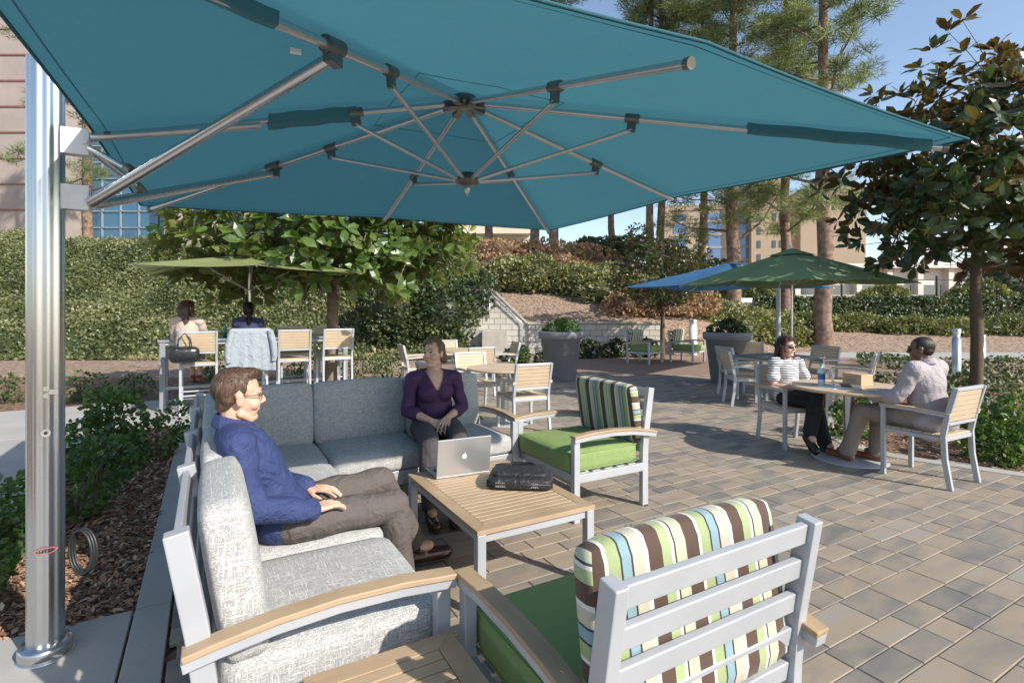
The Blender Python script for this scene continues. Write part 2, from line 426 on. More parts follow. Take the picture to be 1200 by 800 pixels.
BED = [(9,1.9),(4.75,4.92),(4.27,5.31),(4.02,5.53),(3.86,5.95),(3.98,6.6),(4.75,7.8),(6.5,10.2),(10.5,16.4),(34,16.4),(34,1.9)]
def inpoly(x, y, P):
    x = np.asarray(x); y = np.asarray(y); r = np.zeros(x.shape, bool); j = len(P)-1
    for i in range(len(P)):
        xi, yi = P[i]; xj, yj = P[j]
        c = ((yi > y) != (yj > y)) & (x < (xj-xi)*(y-yi)/(yj-yi+1e-12)+xi); r ^= c; j = i
    return r
def axis_(*segs):
    return np.unique(np.concatenate([np.arange(a, b, s) for a, b, s in segs]))
xs = axis_((-600,-60,60),(-60,-34,4),(-34,34,.45),(34,60,4),(60,660,60)); ys = axis_((-60,9,6),(9,16,1.5),(16,32,.35),(32,60,4),(60,900,60))
gx, gy = np.meshgrid(xs, ys); gz = hill(gx, gy)-.03
gv = np.stack([gx, gy, gz], -1).reshape(-1, 3); nx = len(xs); ny = len(ys)
ii = (np.arange(ny-1)[:, None]*nx+np.arange(nx-1)[None]).ravel()
gf = np.stack([ii, ii+1, ii+nx+1, ii+nx], 1)
fy_ = gy[:-1, :-1].ravel(); fx_ = gx[:-1,:-1].ravel()
o = bpy.data.objects.new('ground', fastmesh('ground', gv, gf, [M['mulch'], M['straw']], midx=(fy_ > 10.5).astype(int), smooth=True))
link(o); tag(o, 'brown bark mulch ground rising to a planted hillside', 'ground', kind='structure')

# ------------------------------------------------------------------ paving
def pave():
    vs = []; fs = []; tone = []; mi = []
    r_ = np.random.default_rng(3); b = -1.6+.077; rows = [.131,.131,.131,.195,.131,.131,.195,.131,.131,.131,.195]; k = 0
    b = 1.037-.131*2-.195*2-.131*6-.195-.131*4
    while b < 14.5:
        h = rows[k % len(rows)]; k += 1
        a = -.16 - r_.random()*.3
        while a < 11:
            L = (.283 if h < .15 else (.42 if r_.random() < .75 else .283))
            if h < .15 and r_.random() < .12: L = .2
            a0 = max(a, -.158); a1 = a+L; a = a1
            if a1-a0 < .05: continue
            c = W((a0+a1)/2, b+h/2)
            x, y = c.x, c.y
            if y > 12.3 or x > 9.5 or y < -3: continue
            if b > 8.3 and (a0+a1)/2 < 2.9: continue
            if b > 10.6 and x < -1.9: continue
            if inpoly(np.array([x]), np.array([y]), BED)[0]: continue
            g = .0022; ch = .0035
            t = r_.random(); dz = (r_.random()-.5)*.0018
            for (i0, i1, z0, z1, m) in ((g, g+ch, -.012, 0, 0),):
                o_ = len(vs)
                for (ins, z) in ((g, -.02), (g, -.0035+dz), (g+ch, 0+dz)):
                    for (aa, bb) in ((a0+ins, b+ins), (a1-ins, b+ins), (a1-ins, b+h-ins), (a0+ins, b+h-ins)):
                        p = W(aa, bb, z); vs.append((p.x, p.y, p.z))
                for q in range(2):
                    for e in range(4): fs.append((o_+q*4+e, o_+q*4+(e+1) % 4, o_+q*4+4+(e+1) % 4, o_+q*4+4+e)); tone.append(t); mi.append(0)
                fs.append((o_+8, o_+9, o_+10, o_+11)); tone.append(t); mi.append(0)
            o_ = len(vs)
            for (aa, bb) in ((a0, b), (a1, b), (a1, b+h), (a0, b+h)):
                p = W(aa, bb, -.0075); vs.append((p.x, p.y, p.z))
            fs.append((o_, o_+1, o_+2, o_+3)); tone.append(0); mi.append(1)
        b += h
    me = fastmesh('patio_paving', vs, fs, [M['paver'], M['joint']], tone=tone, midx=mi)
    link(tag(bpy.data.objects.new('patio_paving', me), 'blended grey and tan concrete paver patio', 'paving', kind='structure'))
pave()
def slabs(name, rects, mat, label, z=0.0, t=.12):
    mb = MB(Matrix.Rotation(TH, 4, 'Z'))
    for a0, a1, b0, b1 in rects:
        g = .005; mb.box(((a0+a1)/2, (b0+b1)/2, z-t/2), (a1-a0-2*g, b1-b0-2*g, t))
    mb.build(name, mat, bevel=.006, label=label, cat='path', kind='structure')
rc = []
bs = [-3,-1.2,1.2,3.29]
for i in range(3):
    rc.append((-.33, -.165, bs[i], bs[i+1])); rc.append((-1.27, -.33, bs[i], bs[i+1])); rc.append((-2.9, -1.27, bs[i], bs[i+1]))
for i, (b0, b1) in enumerate([(3.29,5.7),(5.7,8.3)]):
    rc.append((-.33, -.165, b0, b1))
    rc += [(-2.9,-1.27,b0,b1), (-4.6,-2.9,b0,b1), (-8,-4.6,b0,b1), (-14,-8,b0,b1)]
for a0, a1 in [(-14,-8),(-8,-4.6),(-4.6,-2.9),(-2.9,-1.27),(-1.27,-.165),(-.165,1.4),(1.4,2.9)]: rc.append((a0,a1,8.3,10.6))
slabs('walkway', rc, M['concrete'], 'pale broom finished concrete walkway slabs')
mb = MB(); mb.prism([(-1.85,12.33),(9.5,12.33),(10.6,16.2),(-.6,16.2),(-1.6,14.5)], -.12, -.002)
mb.build('path', M['redconcrete'], label='reddish tinted concrete path before the hill', cat='path', kind='structure')
mb = MB(); mb.prism([(10.9,16.6),(40,16.6),(40,18.6),(9.5,18.6),(8.5,17.2)], -.12, .004)
mb.build('path', M['concrete'], label='pale concrete path crossing behind the planting bed', cat='path', kind='structure')
mb = MB()
for i in range(8):
    p = Vector(BED[i]); q = Vector(BED[i+1]); d = (q-p).normalized(); n_ = Vector((d.y, -d.x)).normalized()
    if i > 5: break
    pd = (p-Vector(BED[i-1])).normalized() if i else d; qd = (Vector(BED[i+2])-q).normalized()
    m0 = (Vector((pd.y,-pd.x))+n_).normalized(); m1 = (Vector((qd.y,-qd.x))+n_).normalized()
    wd = .16
    mb.prism([tuple(p), tuple(q), tuple(q-m1*wd), tuple(p-m0*wd)][::1], -.1, .006)
mb.build('kerb', M['concrete'], label='pale concrete band edging the planting bed', cat='kerb', kind='structure')

# ------------------------------------------------------------------ leaves
DIA = (np.array([(0,0,0),(-.42,.5,.06),(0,1,0),(.42,.5,.06)], float), np.array([(0,3,2,1)]))
def leaf_long():
    v = [(0,0,0),(-.20,.26,.04),(0,.28,0),(.20,.26,.04),(-.235,.68,.03),(0,.70,-.02),(.235,.68,.03),(0,1,-.09)]
    f = [(0,2,1,1),(0,3,2,2),(1,2,5,4),(2,3,6,5),(4,5,7,7),(5,6,7,7)]
    return np.array(v, float), f
LV, LF = leaf_long()
LT = np.array([(0,2,1),(0,3,2),(1,2,5),(1,5,4),(2,3,6),(2,6,5),(4,5,7),(5,6,7)])
NEE = (np.array([(-.04,0,0),(.04,0,0),(0,1,0)], float), np.array([(0,1,2)]))
def frames(d, up):
    d = d/np.linalg.norm(d, axis=1, keepdims=True)
    x = np.cross(d, up); x /= np.linalg.norm(x, axis=1, keepdims=True)+1e-9
    z = np.cross(x, d); return np.stack([x, d, z], 2)
def scatter(tmpl, pos, d, up, size, wide=None):
    tv, tf = tmpl; F_ = frames(d, up); n = len(pos)
    s3 = np.ones((n, 3))*np.asarray(size).reshape(-1, 1)
    if wide is not None: s3[:, 0] *= wide; s3[:, 2] *= wide
    loc = tv[None]*s3[:, None, :]
    v = np.einsum('nij,nkj->nki', F_, loc)+pos[:, None, :]
    f = tf[None]+(np.arange(n)*len(tv))[:, None, None]
    return v.reshape(-1, 3), f.reshape(-1, tf.shape[1])
def rdir(n, r_): 
    v = r_.normal(size=(n, 3)); return v/np.linalg.norm(v, axis=1, keepdims=True)
def leaves_obj(name, tmpl, pos, d, up, size, mat, parent, r_, clump=.6, tone_bias=0, wide=None, **kw):
    v, f = scatter(tmpl, pos, d, up, size, wide)
    t = np.clip(vnoise(pos[:,0]+pos[:,2]*.7+50, pos[:,1]+pos[:,2]+50, clump)*.6+r_.random(len(pos))*.55-.08+tone_bias, 0, 1)
    me = fastmesh(name, v, f, mat, tone=np.repeat(t, len(tmpl[1])))
    o = bpy.data.objects.new(name, me); link(o, parent); return tag(o, **kw)
def ellip_points(lumps, n, r_, shell=.25, zmin=0.0):
    A = np.array([l[1][0]*l[1][1]+l[1][0]*l[1][2]+l[1][1]*l[1][2] for l in lumps]); A = A/A.sum()
    P = []; D = []
    for (c, r), a in zip(lumps, A):
        k = int(n*a); u = rdir(k, r_); rr = 1-shell*r_.random(k)**1.5
        ns = .86+.28*vnoise(u[:,0]*3+c[0]*5+9, u[:,1]*3+u[:,2]*2.3+c[1]*3+9, 1.0)
        P.append(np.array(c)+u*np.array(r)*(rr*ns)[:, None]); D.append(u/np.array(r))
    P = np.concatenate(P); D = np.concatenate(D); D /= np.linalg.norm(D, axis=1, keepdims=True)
    keep = P[:, 2] > zmin
    for c, r in lumps:
        keep &= ~((((P-np.array(c))/np.array(r))**2).sum(1) < .42)
    return P[keep], D[keep]
def bush(name, loc, lumps, n, leaf, mat, label, cat='shrub', group=None, seed=0, core=True, tmpl=DIA, stemmat='stem', wide=None):
    r_ = np.random.default_rng(seed+11)
    e = empty(name, loc, 0, label, cat, group)
    P, D = ellip_points(lumps, n, r_)
    d = D+rdir(len(P), r_)*.9; d[:, 2] += .25
    leaves_obj('foliage', tmpl, P, d, rdir(len(P), r_)*.6+D*.9+np.array([0,0,.5]), leaf*(.7+.6*r_.random(len(P))), M[mat], e, r_, clump=max(.15, leaf*4), wide=wide)
    mb = MB()
    zb = 0
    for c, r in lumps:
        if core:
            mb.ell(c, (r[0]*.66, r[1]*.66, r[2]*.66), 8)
        for k in range(3):
            a = r_.random()*6.28
            mb.tube([(c[0]*.5, c[1]*.5, -.05), (c[0]+r[0]*.3*math.cos(a), c[1]+r[1]*.3*math.sin(a), c[2])], [.018, .008], 5)
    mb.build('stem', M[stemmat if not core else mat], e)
    return e

# left embankment: one continuous mass of ground cover
def embankment():
    r_ = np.random.default_rng(21); n = 230000
    y = 16.0+(25.2-16.0)*r_.random(n)**1.0; x = -36+(35.2)*r_.random(n)**.75
    x = np.where(x > -.9, -.9, x)
    z = hill(x, y)
    top = sstep(y, 15.95, 16.9)
    end = 1-sstep(x, -1.9, -.9)
    hc = (.05+1.0*vnoise(x, y, 2.0)+.5*vnoise(x+9, y, .65))*top*np.maximum(end, .25)
    P = np.stack([x, y, z+hc+.12-.30*r_.random(n)**.8], 1)
    lo = y < 16.9; P[lo, 2] = (z+hc)[lo]*r_.random(lo.sum())+.02
    D = np.tile(np.array([0., -.65, .75]), (n, 1))
    d = D*.5+rdir(n, r_)*1.0
    sz = .06+.065*r_.random(n)
    v, f = scatter(DIA, P, d, D*.8+rdir(n, r_)*1.0, sz)
    t = np.clip(-.05+.45*vnoise(x+3, y*1.3+z, 1.4)+.45*vnoise(x, y+z*2, .4)+.5*(r_.random(n)-.35), 0, 1)
    # base sheet
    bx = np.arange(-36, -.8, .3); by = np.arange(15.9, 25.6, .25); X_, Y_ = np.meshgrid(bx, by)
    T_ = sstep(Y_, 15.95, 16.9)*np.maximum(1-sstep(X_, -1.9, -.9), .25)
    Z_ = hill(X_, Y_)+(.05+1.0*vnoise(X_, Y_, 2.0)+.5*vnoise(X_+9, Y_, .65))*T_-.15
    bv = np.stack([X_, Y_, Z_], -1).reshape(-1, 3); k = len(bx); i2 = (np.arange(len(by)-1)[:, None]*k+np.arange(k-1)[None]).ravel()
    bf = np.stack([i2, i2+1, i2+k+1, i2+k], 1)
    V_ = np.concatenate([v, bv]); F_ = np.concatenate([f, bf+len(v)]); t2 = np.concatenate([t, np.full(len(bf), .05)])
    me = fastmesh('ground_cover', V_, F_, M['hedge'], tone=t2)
    link(tag(bpy.data.objects.new('ground_cover', me), 'dense sunlit green ground cover blanketing the left embankment', 'ground cover', kind='stuff'))
embankment()
# litter of chips on the near beds
def litter():
    r_ = np.random.default_rng(5); n = 26000
    a = -1.27+.94*r_.random(n); b = 3.3+4.95*r_.random(n)
    x = a*U.x+b*V.x; y = a*U.y+b*V.y
    n2 = 22000; x2 = 3.7+7.5*r_.random(n2)**1.2; y2 = 2.0+9*r_.random(n2)
    k = inpoly(x2, y2, [(p[0]+.05, p[1]+.05) for p in BED]); x = np.concatenate([x, x2[k]]); y = np.concatenate([y, y2[k]])
    n = len(x); P = np.stack([x, y, -.026+.022*r_.random(n)], 1)
    d = rdir(n, r_); d[:, 2] *= .25; up = rdir(n, r_)*.5+np.array([0,0,1.])
    sz = .02+.05*r_.random(n)**2
    v, f = scatter(DIA, P, d, up, sz, wide=.55)
    me = fastmesh('bark_chips', v, f, M['chip'], tone=r_.random(n))
    link(tag(bpy.data.objects.new('bark_chips', me), 'loose brown bark chips strewn over the planting beds', 'mulch', kind='stuff'))
litter()

def fallen():
    r_ = np.random.default_rng(31); n = 110
    x = -2.8+8*r_.random(n); y = 1.2+9*r_.random(n)
    P = np.stack([x, y, .004+.004*r_.random(n)], 1); d = rdir(n, r_); d[:, 2] *= .12
    v, f = scatter(DIA, P, d, rdir(n, r_)*.2+np.array([0,0,1.]), .012+.03*r_.random(n)**2)
    me = fastmesh('fallen_leaves', v, f, M['chip'], tone=.4+.6*r_.random(n)); link(tag(bpy.data.objects.new('fallen_leaves', me), 'small dry leaves and crumbs blown across the paving', 'leaf litter', kind='stuff'))
fallen()
# ------------------------------------------------------------------ hillside shrubs
def L(*a): return list(a)
bush('rounded_shrub', (.45, 22.3, hz(.45,22.3)-.1), [((-.6,0,.55),(1.0,.9,.85)),((.5,-.2,.6),(1.1,.9,.9)),((-1.2,.2,.35),(.8,.8,.6))], 6500, .13, 'hedge_olive', 'rounded olive green shrub above the stair on the hill', group='hillside shrubs', seed=1)
bush('rusty_shrub', (2.1, 23.6, hz(2.1,23.6)-.1), [((0,0,.4),(1.3,1,.75)),((.8,-.8,.2),(.9,.8,.6)),((-1.4,1,.5),(1.2,1,.6))], 5500, .12, 'hedge_red', 'rust brown shrub beside the rounded olive one on the hill', group='hillside shrubs', seed=2)
bush('rusty_shrub', (-.8, 27.5, hz(-.8,27.5)-.4), [((-2.4,0,.35),(1.8,1.6,.75)),((0,-.6,.45),(1.9,1.8,.8)),((2.4,-.3,.45),(1.9,1.7,.8)),((4.6,.3,.4),(1.7,1.4,.75)),((-.6,-2.2,-.3),(1.8,1.5,.7))], 15000, .13, 'hedge_red', 'long low reddish shrub mass along the hilltop', group='hillside shrubs', seed=3)
bush('olive_shrub', (3.5, 21.0, hz(3.5,21.0)-.1), [((-.9,.9,.75),(1.1,1,.8)),((.1,.1,.35),(1.2,1,.8)),((1.1,-.9,-.05),(1.1,.9,.75)),((.6,1.0,.9),(1.2,1,.7)),((1.9,-.3,.2),(1.0,.9,.8))], 11000, .12, 'hedge_olive', 'large sprawling olive shrub sloping down behind the block wall', group='hillside shrubs', seed=4)
bush('rusty_shrub', (5.2, 19.5, hz(5.2,19.5)-.1), [((-.8,0,.3),(1.1,.8,.6)),((.6,-.1,.2),(1.1,.8,.55)),((1.6,.2,.4),(.9,.8,.6))], 5000, .11, 'hedge_red', 'brownish low shrub directly behind the right end of block wall', group='hillside shrubs', seed=5)
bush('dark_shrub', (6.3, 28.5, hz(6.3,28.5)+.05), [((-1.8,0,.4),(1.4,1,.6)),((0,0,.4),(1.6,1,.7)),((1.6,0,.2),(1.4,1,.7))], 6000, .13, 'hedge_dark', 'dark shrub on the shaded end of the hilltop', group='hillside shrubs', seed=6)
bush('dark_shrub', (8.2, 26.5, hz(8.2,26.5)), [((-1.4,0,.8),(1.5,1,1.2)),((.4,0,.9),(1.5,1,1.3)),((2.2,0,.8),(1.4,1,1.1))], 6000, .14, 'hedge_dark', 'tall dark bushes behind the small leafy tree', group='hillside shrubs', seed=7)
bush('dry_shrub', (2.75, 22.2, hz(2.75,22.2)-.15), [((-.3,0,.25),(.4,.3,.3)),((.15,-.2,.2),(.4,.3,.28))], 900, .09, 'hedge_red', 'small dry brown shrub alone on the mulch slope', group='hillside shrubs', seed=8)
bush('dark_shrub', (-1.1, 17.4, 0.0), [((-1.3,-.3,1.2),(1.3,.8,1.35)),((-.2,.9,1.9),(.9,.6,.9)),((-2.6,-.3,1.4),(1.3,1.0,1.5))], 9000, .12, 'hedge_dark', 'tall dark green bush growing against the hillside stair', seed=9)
# hedge behind the right planter
bush('olive_hedge', (7.8, 20.6, 0.0), [((-2.4,0,.55),(1.3,1,1.0)),((-.9,-.2,.65),(1.4,1.1,1.15)),((.8,-.3,.65),(1.4,1.1,1.15)),((2.2,-.1,.55),(1.2,1.0,1.0)),((3.2,.2,.35),(.9,.9,.75))], 16000, .11, 'hedge_olive', 'long clipped olive green hedge behind the right planter', group=None, seed=10)
for i, (x, y, s, t) in enumerate([(12.6,23.6,1.0,'pale green low shrub just right of the big pine trunk'),(14.4,22.6,1.05,'pale green low shrub second right of the big pine trunk'),(16.2,22.2,1.0,'pale green low shrub in the middle of the berm row'),
      (18.0,22.0,.95,'pale green low shrub left of the near magnolia trunk'),(20.4,22.0,1.25,'pale green shrub right of the near magnolia trunk'),(23.3,22.5,1.4,'pale green shrub at the right end of the berm row')]):
    bush('low_shrub', (x, y, hz(x,y)-.1), [((-.5*s,0,.2),(.8*s,.7,.42*s)),((.5*s,-.1,.24),(.8*s,.7,.46*s))], 3000, .11, 'hedge_olive' if i % 2 else 'hedge', t, group='low shrubs along the berm', seed=30+i)
# ivy covered wall behind them
e = empty('ivy_wall', (20, 27.5, 0), 0, 'long wall smothered in dark ivy behind the berm shrubs', 'wall')
MB().box((0,0,1.0),(15,.3,2.1)).build('wall', M['concrete'], e, bevel=.02)
r_ = np.random.default_rng(77); n = 15000
P = np.stack([-7.5+15*r_.random(n), -.2-.12*r_.random(n), .1+2.05*r_.random(n)**.8], 1); tp = r_.random(n) < .2; P[tp, 2] = 2.08+.08*r_.random(tp.sum()); P[tp, 1] += .3*r_.random(tp.sum())
leaves_obj('ivy', DIA, P, np.array([0,-.3,-.6])+rdir(n, r_)*.7, np.array([0,-1.,.2])+rdir(n, r_)*.5, .13+.06*r_.random(n), M['hedge_dark'], e, r_)

# small plants in the left mulch
def plantlet(name, x, y, s, mat, label, seed, group=None, n=900, leaf=.05):
    z = hz(x, y)-.03
    return bush(name, (x, y, z), [((-.2*s,0,.22*s),(.3*s,.28*s,.26*s)),((.18*s,.05*s,.28*s),(.28*s,.26*s,.3*s)),((0,-.1*s,.42*s),(.2*s,.2*s,.22*s))], n, leaf, mat, label, group=group, seed=seed, core=False)
g_ = 'young shrubs in the far left mulch'
for i, (px, py, s, lab) in enumerate([(12,470,1.3,'young green shrub in the mulch left of the metal pole'),(97,468,1.4,'young dark shrub in the mulch just right of the metal pole'),
     (158,462,1.0,'low spreading shrub in the mulch behind the bar table end'),(128,466,.6,'tiny seedling shrub between two bigger ones in left mulch'),(412,441,.9,'small shrub in mulch right of the left magnolia trunk'),
     (440,436,.8,'small shrub in mulch midway from magnolia to the round tables'),(455,442,.9,'small shrub in mulch nearest the purple woman'),(352,440,.8,'small shrub glimpsed under the bar table'),(250,445,.8,'small shrub behind the first bar chair')]):
    Y = 622*CAM_H/(py-362); plantlet('young_shrub', (px-600)/622*Y, Y, s*.62*Y/9.5, 'bush', lab, 50+i, g_, n=420)
# bigger shrubs in the near bed
def leafy(x, y, lumps, n, leaf, label, seed, mat='bush', group='glossy shrubs in the near left bed'):
    return bush('glossy_shrub', (x, y, -.03), lumps, n, leaf, mat, label, group=group, seed=seed, core=False)
p = W(-.85, 6.2); leafy(p.x, p.y, [((-.12,0,.28),(.25,.3,.26)),((.06,.1,.48),(.22,.25,.26)),((.16,-.1,.26),(.22,.25,.24)),((.0,0,.66),(.14,.16,.16))], 3000, .046, 'tallest glossy green shrub in the bed beside the sofa corner', 70)
p = W(-.85, 5.0); leafy(p.x, p.y, [((-.05,0,.22),(.26,.28,.24)),((.12,.12,.36),(.2,.22,.2)),((-.2,-.12,.2),(.2,.22,.2))], 1500, .044, 'glossy shrub in the middle of the bed right of the pole', 71)
p = W(-1.12, 3.75); leafy(p.x, p.y, [((0,0,.25),(.2,.26,.24)),((.03,.16,.42),(.15,.17,.18)),((-.22,-.05,.35),(.2,.24,.3))], 2000, .044, 'glossy shrub at the frame edge left of the metal pole', 72)
p = W(-.48, 6.6); leafy(p.x, p.y, [((0,0,.2),(.2,.3,.2)),((.02,.3,.32),(.16,.2,.22))], 800, .045, 'glossy shrub close behind the left end of the sofa', 73)

# right bed: dark low ground cover plus accents
def bedcover():
    r_ = np.random.default_rng(9); n = 42000
    x = 3.8+16*r_.random(n)**1.1; y = 4.3+11.8*r_.random(n)
    k = inpoly(x, y, [(p_[0]+.35, p_[1]+.3) for p_ in BED]) & (vnoise(x, y, 1.1) > .5) & ~((y < 7.0) & (x < 5.2)); x = x[k]; y = y[k]; n = len(x)
    h = .24*sstep(vnoise(x, y, 1.1), .46, .75)*(.6+.6*vnoise(x, y, .35))
    P = np.stack([x, y, -.03+h*(.4+.6*r_.random(n))], 1)
    v, f = scatter(DIA, P, rdir(n, r_)+np.array([0,0,.5]), rdir(n, r_)+np.array([0,0,1.]), .05+.05*r_.random(n))
    me = fastmesh('ground_cover', v, f, M['hedge_dark'], tone=np.clip(.1+.5*vnoise(x, y, .5)+.5*r_.random(n), 0, 1))
    link(tag(bpy.data.objects.new('ground_cover', me), 'low dark creeping ground cover filling the right planting bed', 'ground cover', kind='stuff'))
bedcover()
p = [(5.05,5.35,'leafy green shrub at the bed edge behind the suited man',.95,1300),(5.55,5.9,'leafy green shrub at the right frame edge',1.0,1200),(4.0,6.35,'leafy green shrub showing under the round table',.8,1000)]
for i, (x, y, lab, s, n) in enumerate(p):
    plantlet('leafy_shrub', x, y, s, 'bush', lab, 90+i, 'leafy shrubs edging the right bed', n=n, leaf=.055)
def grass(x, y, s, label, seed, n=120):
    r_ = np.random.default_rng(seed); P = np.tile(np.array([[0,0,-.03]]), (n, 1))+rdir(n, r_)*np.array([.05,.05,0])*s
    d = rdir(n, r_); d[:, 2] = np.abs(d[:, 2])+.6
    up = rdir(n, r_); v, f = scatter(NEE, P, d, up, s*(.3+.25*r_.random(n)), wide=.45)
    me = fastmesh('spiky_grass', v, f, M['blade'], tone=r_.random(n)); o = bpy.data.objects.new('spiky_grass', me); link(o)
    o.location = (x, y, 0); return tag(o, label, 'plant', 'spiky grasses in the right bed')
grass(5.75, 6.5, 1.1, 'spiky grey green grass clump right of the near magnolia', 1)
grass(5.9, 6.0, 1.1, 'spiky grass clump at the right frame edge', 2)
grass(6.0, 7.5, 1.0, 'spiky grey grass clump left of the magnolia trunk base', 3)
for i,(x,y,s,lab) in enumerate([(.1,14.9,1.0,'low shrub at the foot of the hillside stair'),(2.35,16.6,1.1,'low dark shrub right of the left planter before the wall'),(3.3,17.0,1.1,'low dark shrub centred before the block wall'),(4.3,17.1,1.1,'low dark shrub before the right end of the block wall'),(1.0,14.4,.9,'low leafy shrub left of the left planter')]):
    plantlet('low_dark_shrub', x, y, s*.85, 'hedge_dark' if i else 'bush', lab, 120+i, 'low shrubs before the block wall', n=1200, leaf=.08)

# ------------------------------------------------------------------ block walls and the stair
def block_mat():
    m, nt, b, l = newmat('split_face_block')
    br = N(nt, 'ShaderNodeTexBrick'); mp = coords(nt, (1,1,1), (R(90),0,0)); l.new(mp, br.inputs['Vector'])
    br.inputs['Scale'].default_value = 1; br.inputs['Brick Width'].default_value = .4; br.inputs['Row Height'].default_value = .2
    br.inputs['Mortar Size'].default_value = .012
    br.inputs['Color1'].default_value = (.44,.42,.38,1); br.inputs['Color2'].default_value = (.52,.50,.45,1); br.inputs['Mortar'].default_value = (.24,.22,.20,1)
    n_ = noise(nt, coords(nt), 30, 5)
    l.new(mixc(nt, .5, br.outputs['Color'], mixc(nt, n_, (.2,.2,.2), (.8,.8,.8)), 'OVERLAY'), b.inputs['Base Color'])
    b.inputs['Roughness'].default_value = .95
    bump(nt, b, math_(nt, 'SUBTRACT', n_, br.outputs['Fac']), .7, .03)
    return m
M['block'] = block_mat(); M['cap'] = plain('wall_cap', (.40,.37,.32), .9, 0, .1, 4, .3, 40)
e = empty('block_retaining_wall', (3.65, 18.1, 0), 0, 'pale concrete block retaining wall holding back the slope', 'wall')
MB().box((0,0,.5),(2.75,.25,1.02)).build('wall', M['block'], e); MB().box((0,0,1.05),(2.85,.34,.07)).build('cap', M['cap'], e, bevel=.01)
e = empty('block_retaining_wall', (1.6, 18.15, 0), 0, 'shaded low block wall between stair pillar and white wall', 'wall')
MB().box((0,0,.48),(1.3,.25,.98)).build('wall', M['block'], e); MB().box((0,0,1.0),(1.3,.32,.06)).build('cap', M['cap'], e, bevel=.01)
e = empty('hillside_stair', (0, 17.4, 0), 0, 'block walled concrete stair climbing the hill with metal handrail', 'stair')
Mx = Matrix(((1,0,0,0),(0,0,-1,0),(0,1,0,0),(0,0,0,1)))
MB().prism([(-1.5,0),(.55,0),(.55,.95),(-.62,2.12),(-1.5,2.12)], -.15, .15, M=Matrix.Translation((0,.75,0)) @ Mx).build('cheek_wall', M['block'], e)
mb = MB(); mb.bar((.58,.75,.98),(-.64,.75,2.2),.4,.07,(0,1,0)); mb.bar((-.6,.75,2.16),(-1.5,.75,2.16),.07,.4,(0,1,0))
mb = MB(); 
def capbar(mb, p, q): mb.bar(p, q, .38, .07, (0,0,1))
capbar(mb, (.6,.75,.96), (-.64,.75,2.165)); capbar(mb, (-.62,.75,2.16), (-1.5,.75,2.16)); mb.build('wall_cap', M['cap'], e, bevel=.01)
MB().box((.77,.72,.5),(.42,.42,1.0)).build('pillar', M['block'], e); MB().box((.77,.72,1.035),(.5,.5,.07)).build('pillar_cap', M['cap'], e, bevel=.01)
mb = MB()
for i in range(8): mb.box((.35-.28*i-.5, .12, .08+.085*i*2/2*1.0), (1.0, 1.0, .16+.17*i*.98))
mb = MB()
for i in range(9):
    z1 = .165*(i+1); mb.box((.45-.3*i-.15, .1, z1/2), (.3, .95, z1))
    mb.box((.45-.3*i-.13, .1, z1+.012), (.33, .97, .025))
mb.build('steps', M['cap'], e, bevel=.006)
MB().box((-.55,-.55,.42),(.8,.28,.84)).build('low_cheek_wall', M['cap'], e, bevel=.02)
MB().tube([(.35,.52,0),(.35,.52,1.0),(.3,.52,1.08),(-.72,.52,2.02),(-.76,.52,1.95),(-.76,.52,1.2)], .024, 8).build('handrail', M['silver'], e)
e = empty('wall_path_kerb', (0,0,0), 0)
bpy.data.objects.remove(e)

# ------------------------------------------------------------------ trees
def limb(mb, p, d, L_, r0, r_, seg=6, curl=.25, up=.05):
    pts = [Vector(p)]; d = Vector(d).normalized(); rs = [r0]
    for i in range(seg):
        d = (d+Vector(r_.normal(size=3))*curl*.35+Vector((0,0,up))).normalized(); pts.append(pts[-1]+d*L_/seg); rs.append(r0*(1-(i+1)/seg*.75))
    mb.tube(pts, rs, 7); return pts
def pine(x, y, h, r, z0=None, crown0=4.0, limbs=26, label='', seed=0, needles=120, reach=3.2, lean=0, name='pine_tree', cl=1.0, kmin=0):
    r_ = np.random.default_rng(seed); z0 = hz(x, y)-.1 if z0 is None else z0
    e = empty(name, (x, y, z0), 0, label, 'tree', 'tall pines behind the patio')
    mb = MB(); pts = [Vector((0,0,0))]; rs = [r*1.25]
    for i in range(1, 15):
        t = i/14; pts.append(Vector((lean*t+.05*math.sin(i*1.3+seed), .05*math.cos(i*1.7+seed), h*t))); rs.append(r*(1-.72*t))
    pts.insert(1, Vector((0,0,.5))); rs.insert(1, r*1.02)
    mb.tube(pts, rs, 14); P = []; CR = []
    for k in range(limbs):
        t = (crown0+(h-crown0)*((k+.5)/limbs)**.9)/h; i = min(int(t*14), 13); base = pts[i+1].lerp(pts[min(i+2, 15)], t*14-i)
        a = k*2.399+seed; rr = reach*(1-.55*max(0, (t-.5)*2))*(.6+.5*r_.random())
        q = limb(mb, base, (math.cos(a), math.sin(a), .05+.3*r_.random()), rr, r*.22*(1.1-.6*t), r_, 7, .5, .03)
        for j in range(3, 8):
            for m_ in range(2):
                P.append(np.array(q[j])+r_.normal(size=3)*np.array([.35,.35,.18])*cl); CR.append(.30+.2*r_.random())
    mb.build('trunk', M['bark'], e)
    P = np.array(P); CR = np.array(CR)*cl; n = needles
    C0 = np.repeat(P, n, 0); rr = np.repeat(CR, n)
    off = rdir(len(C0), r_)*(rr*r_.random(len(C0))**.5)[:, None]*np.array([1,1,.5])
    d = off*1.2+rdir(len(C0), r_)*.25+np.array([0,0,.12])
    leaves_obj('crown', NEE, C0+off, d, rdir(len(C0), r_), .22+.16*r_.random(len(C0)), M['needle'], e, r_, clump=.5, wide=1.1)
    return e
pine(11.75, 20.0, 17, .33, crown0=4.8, limbs=27, label='largest pine with stout reddish trunk right of the green umbrella', seed=4, reach=4.4, cl=.9)
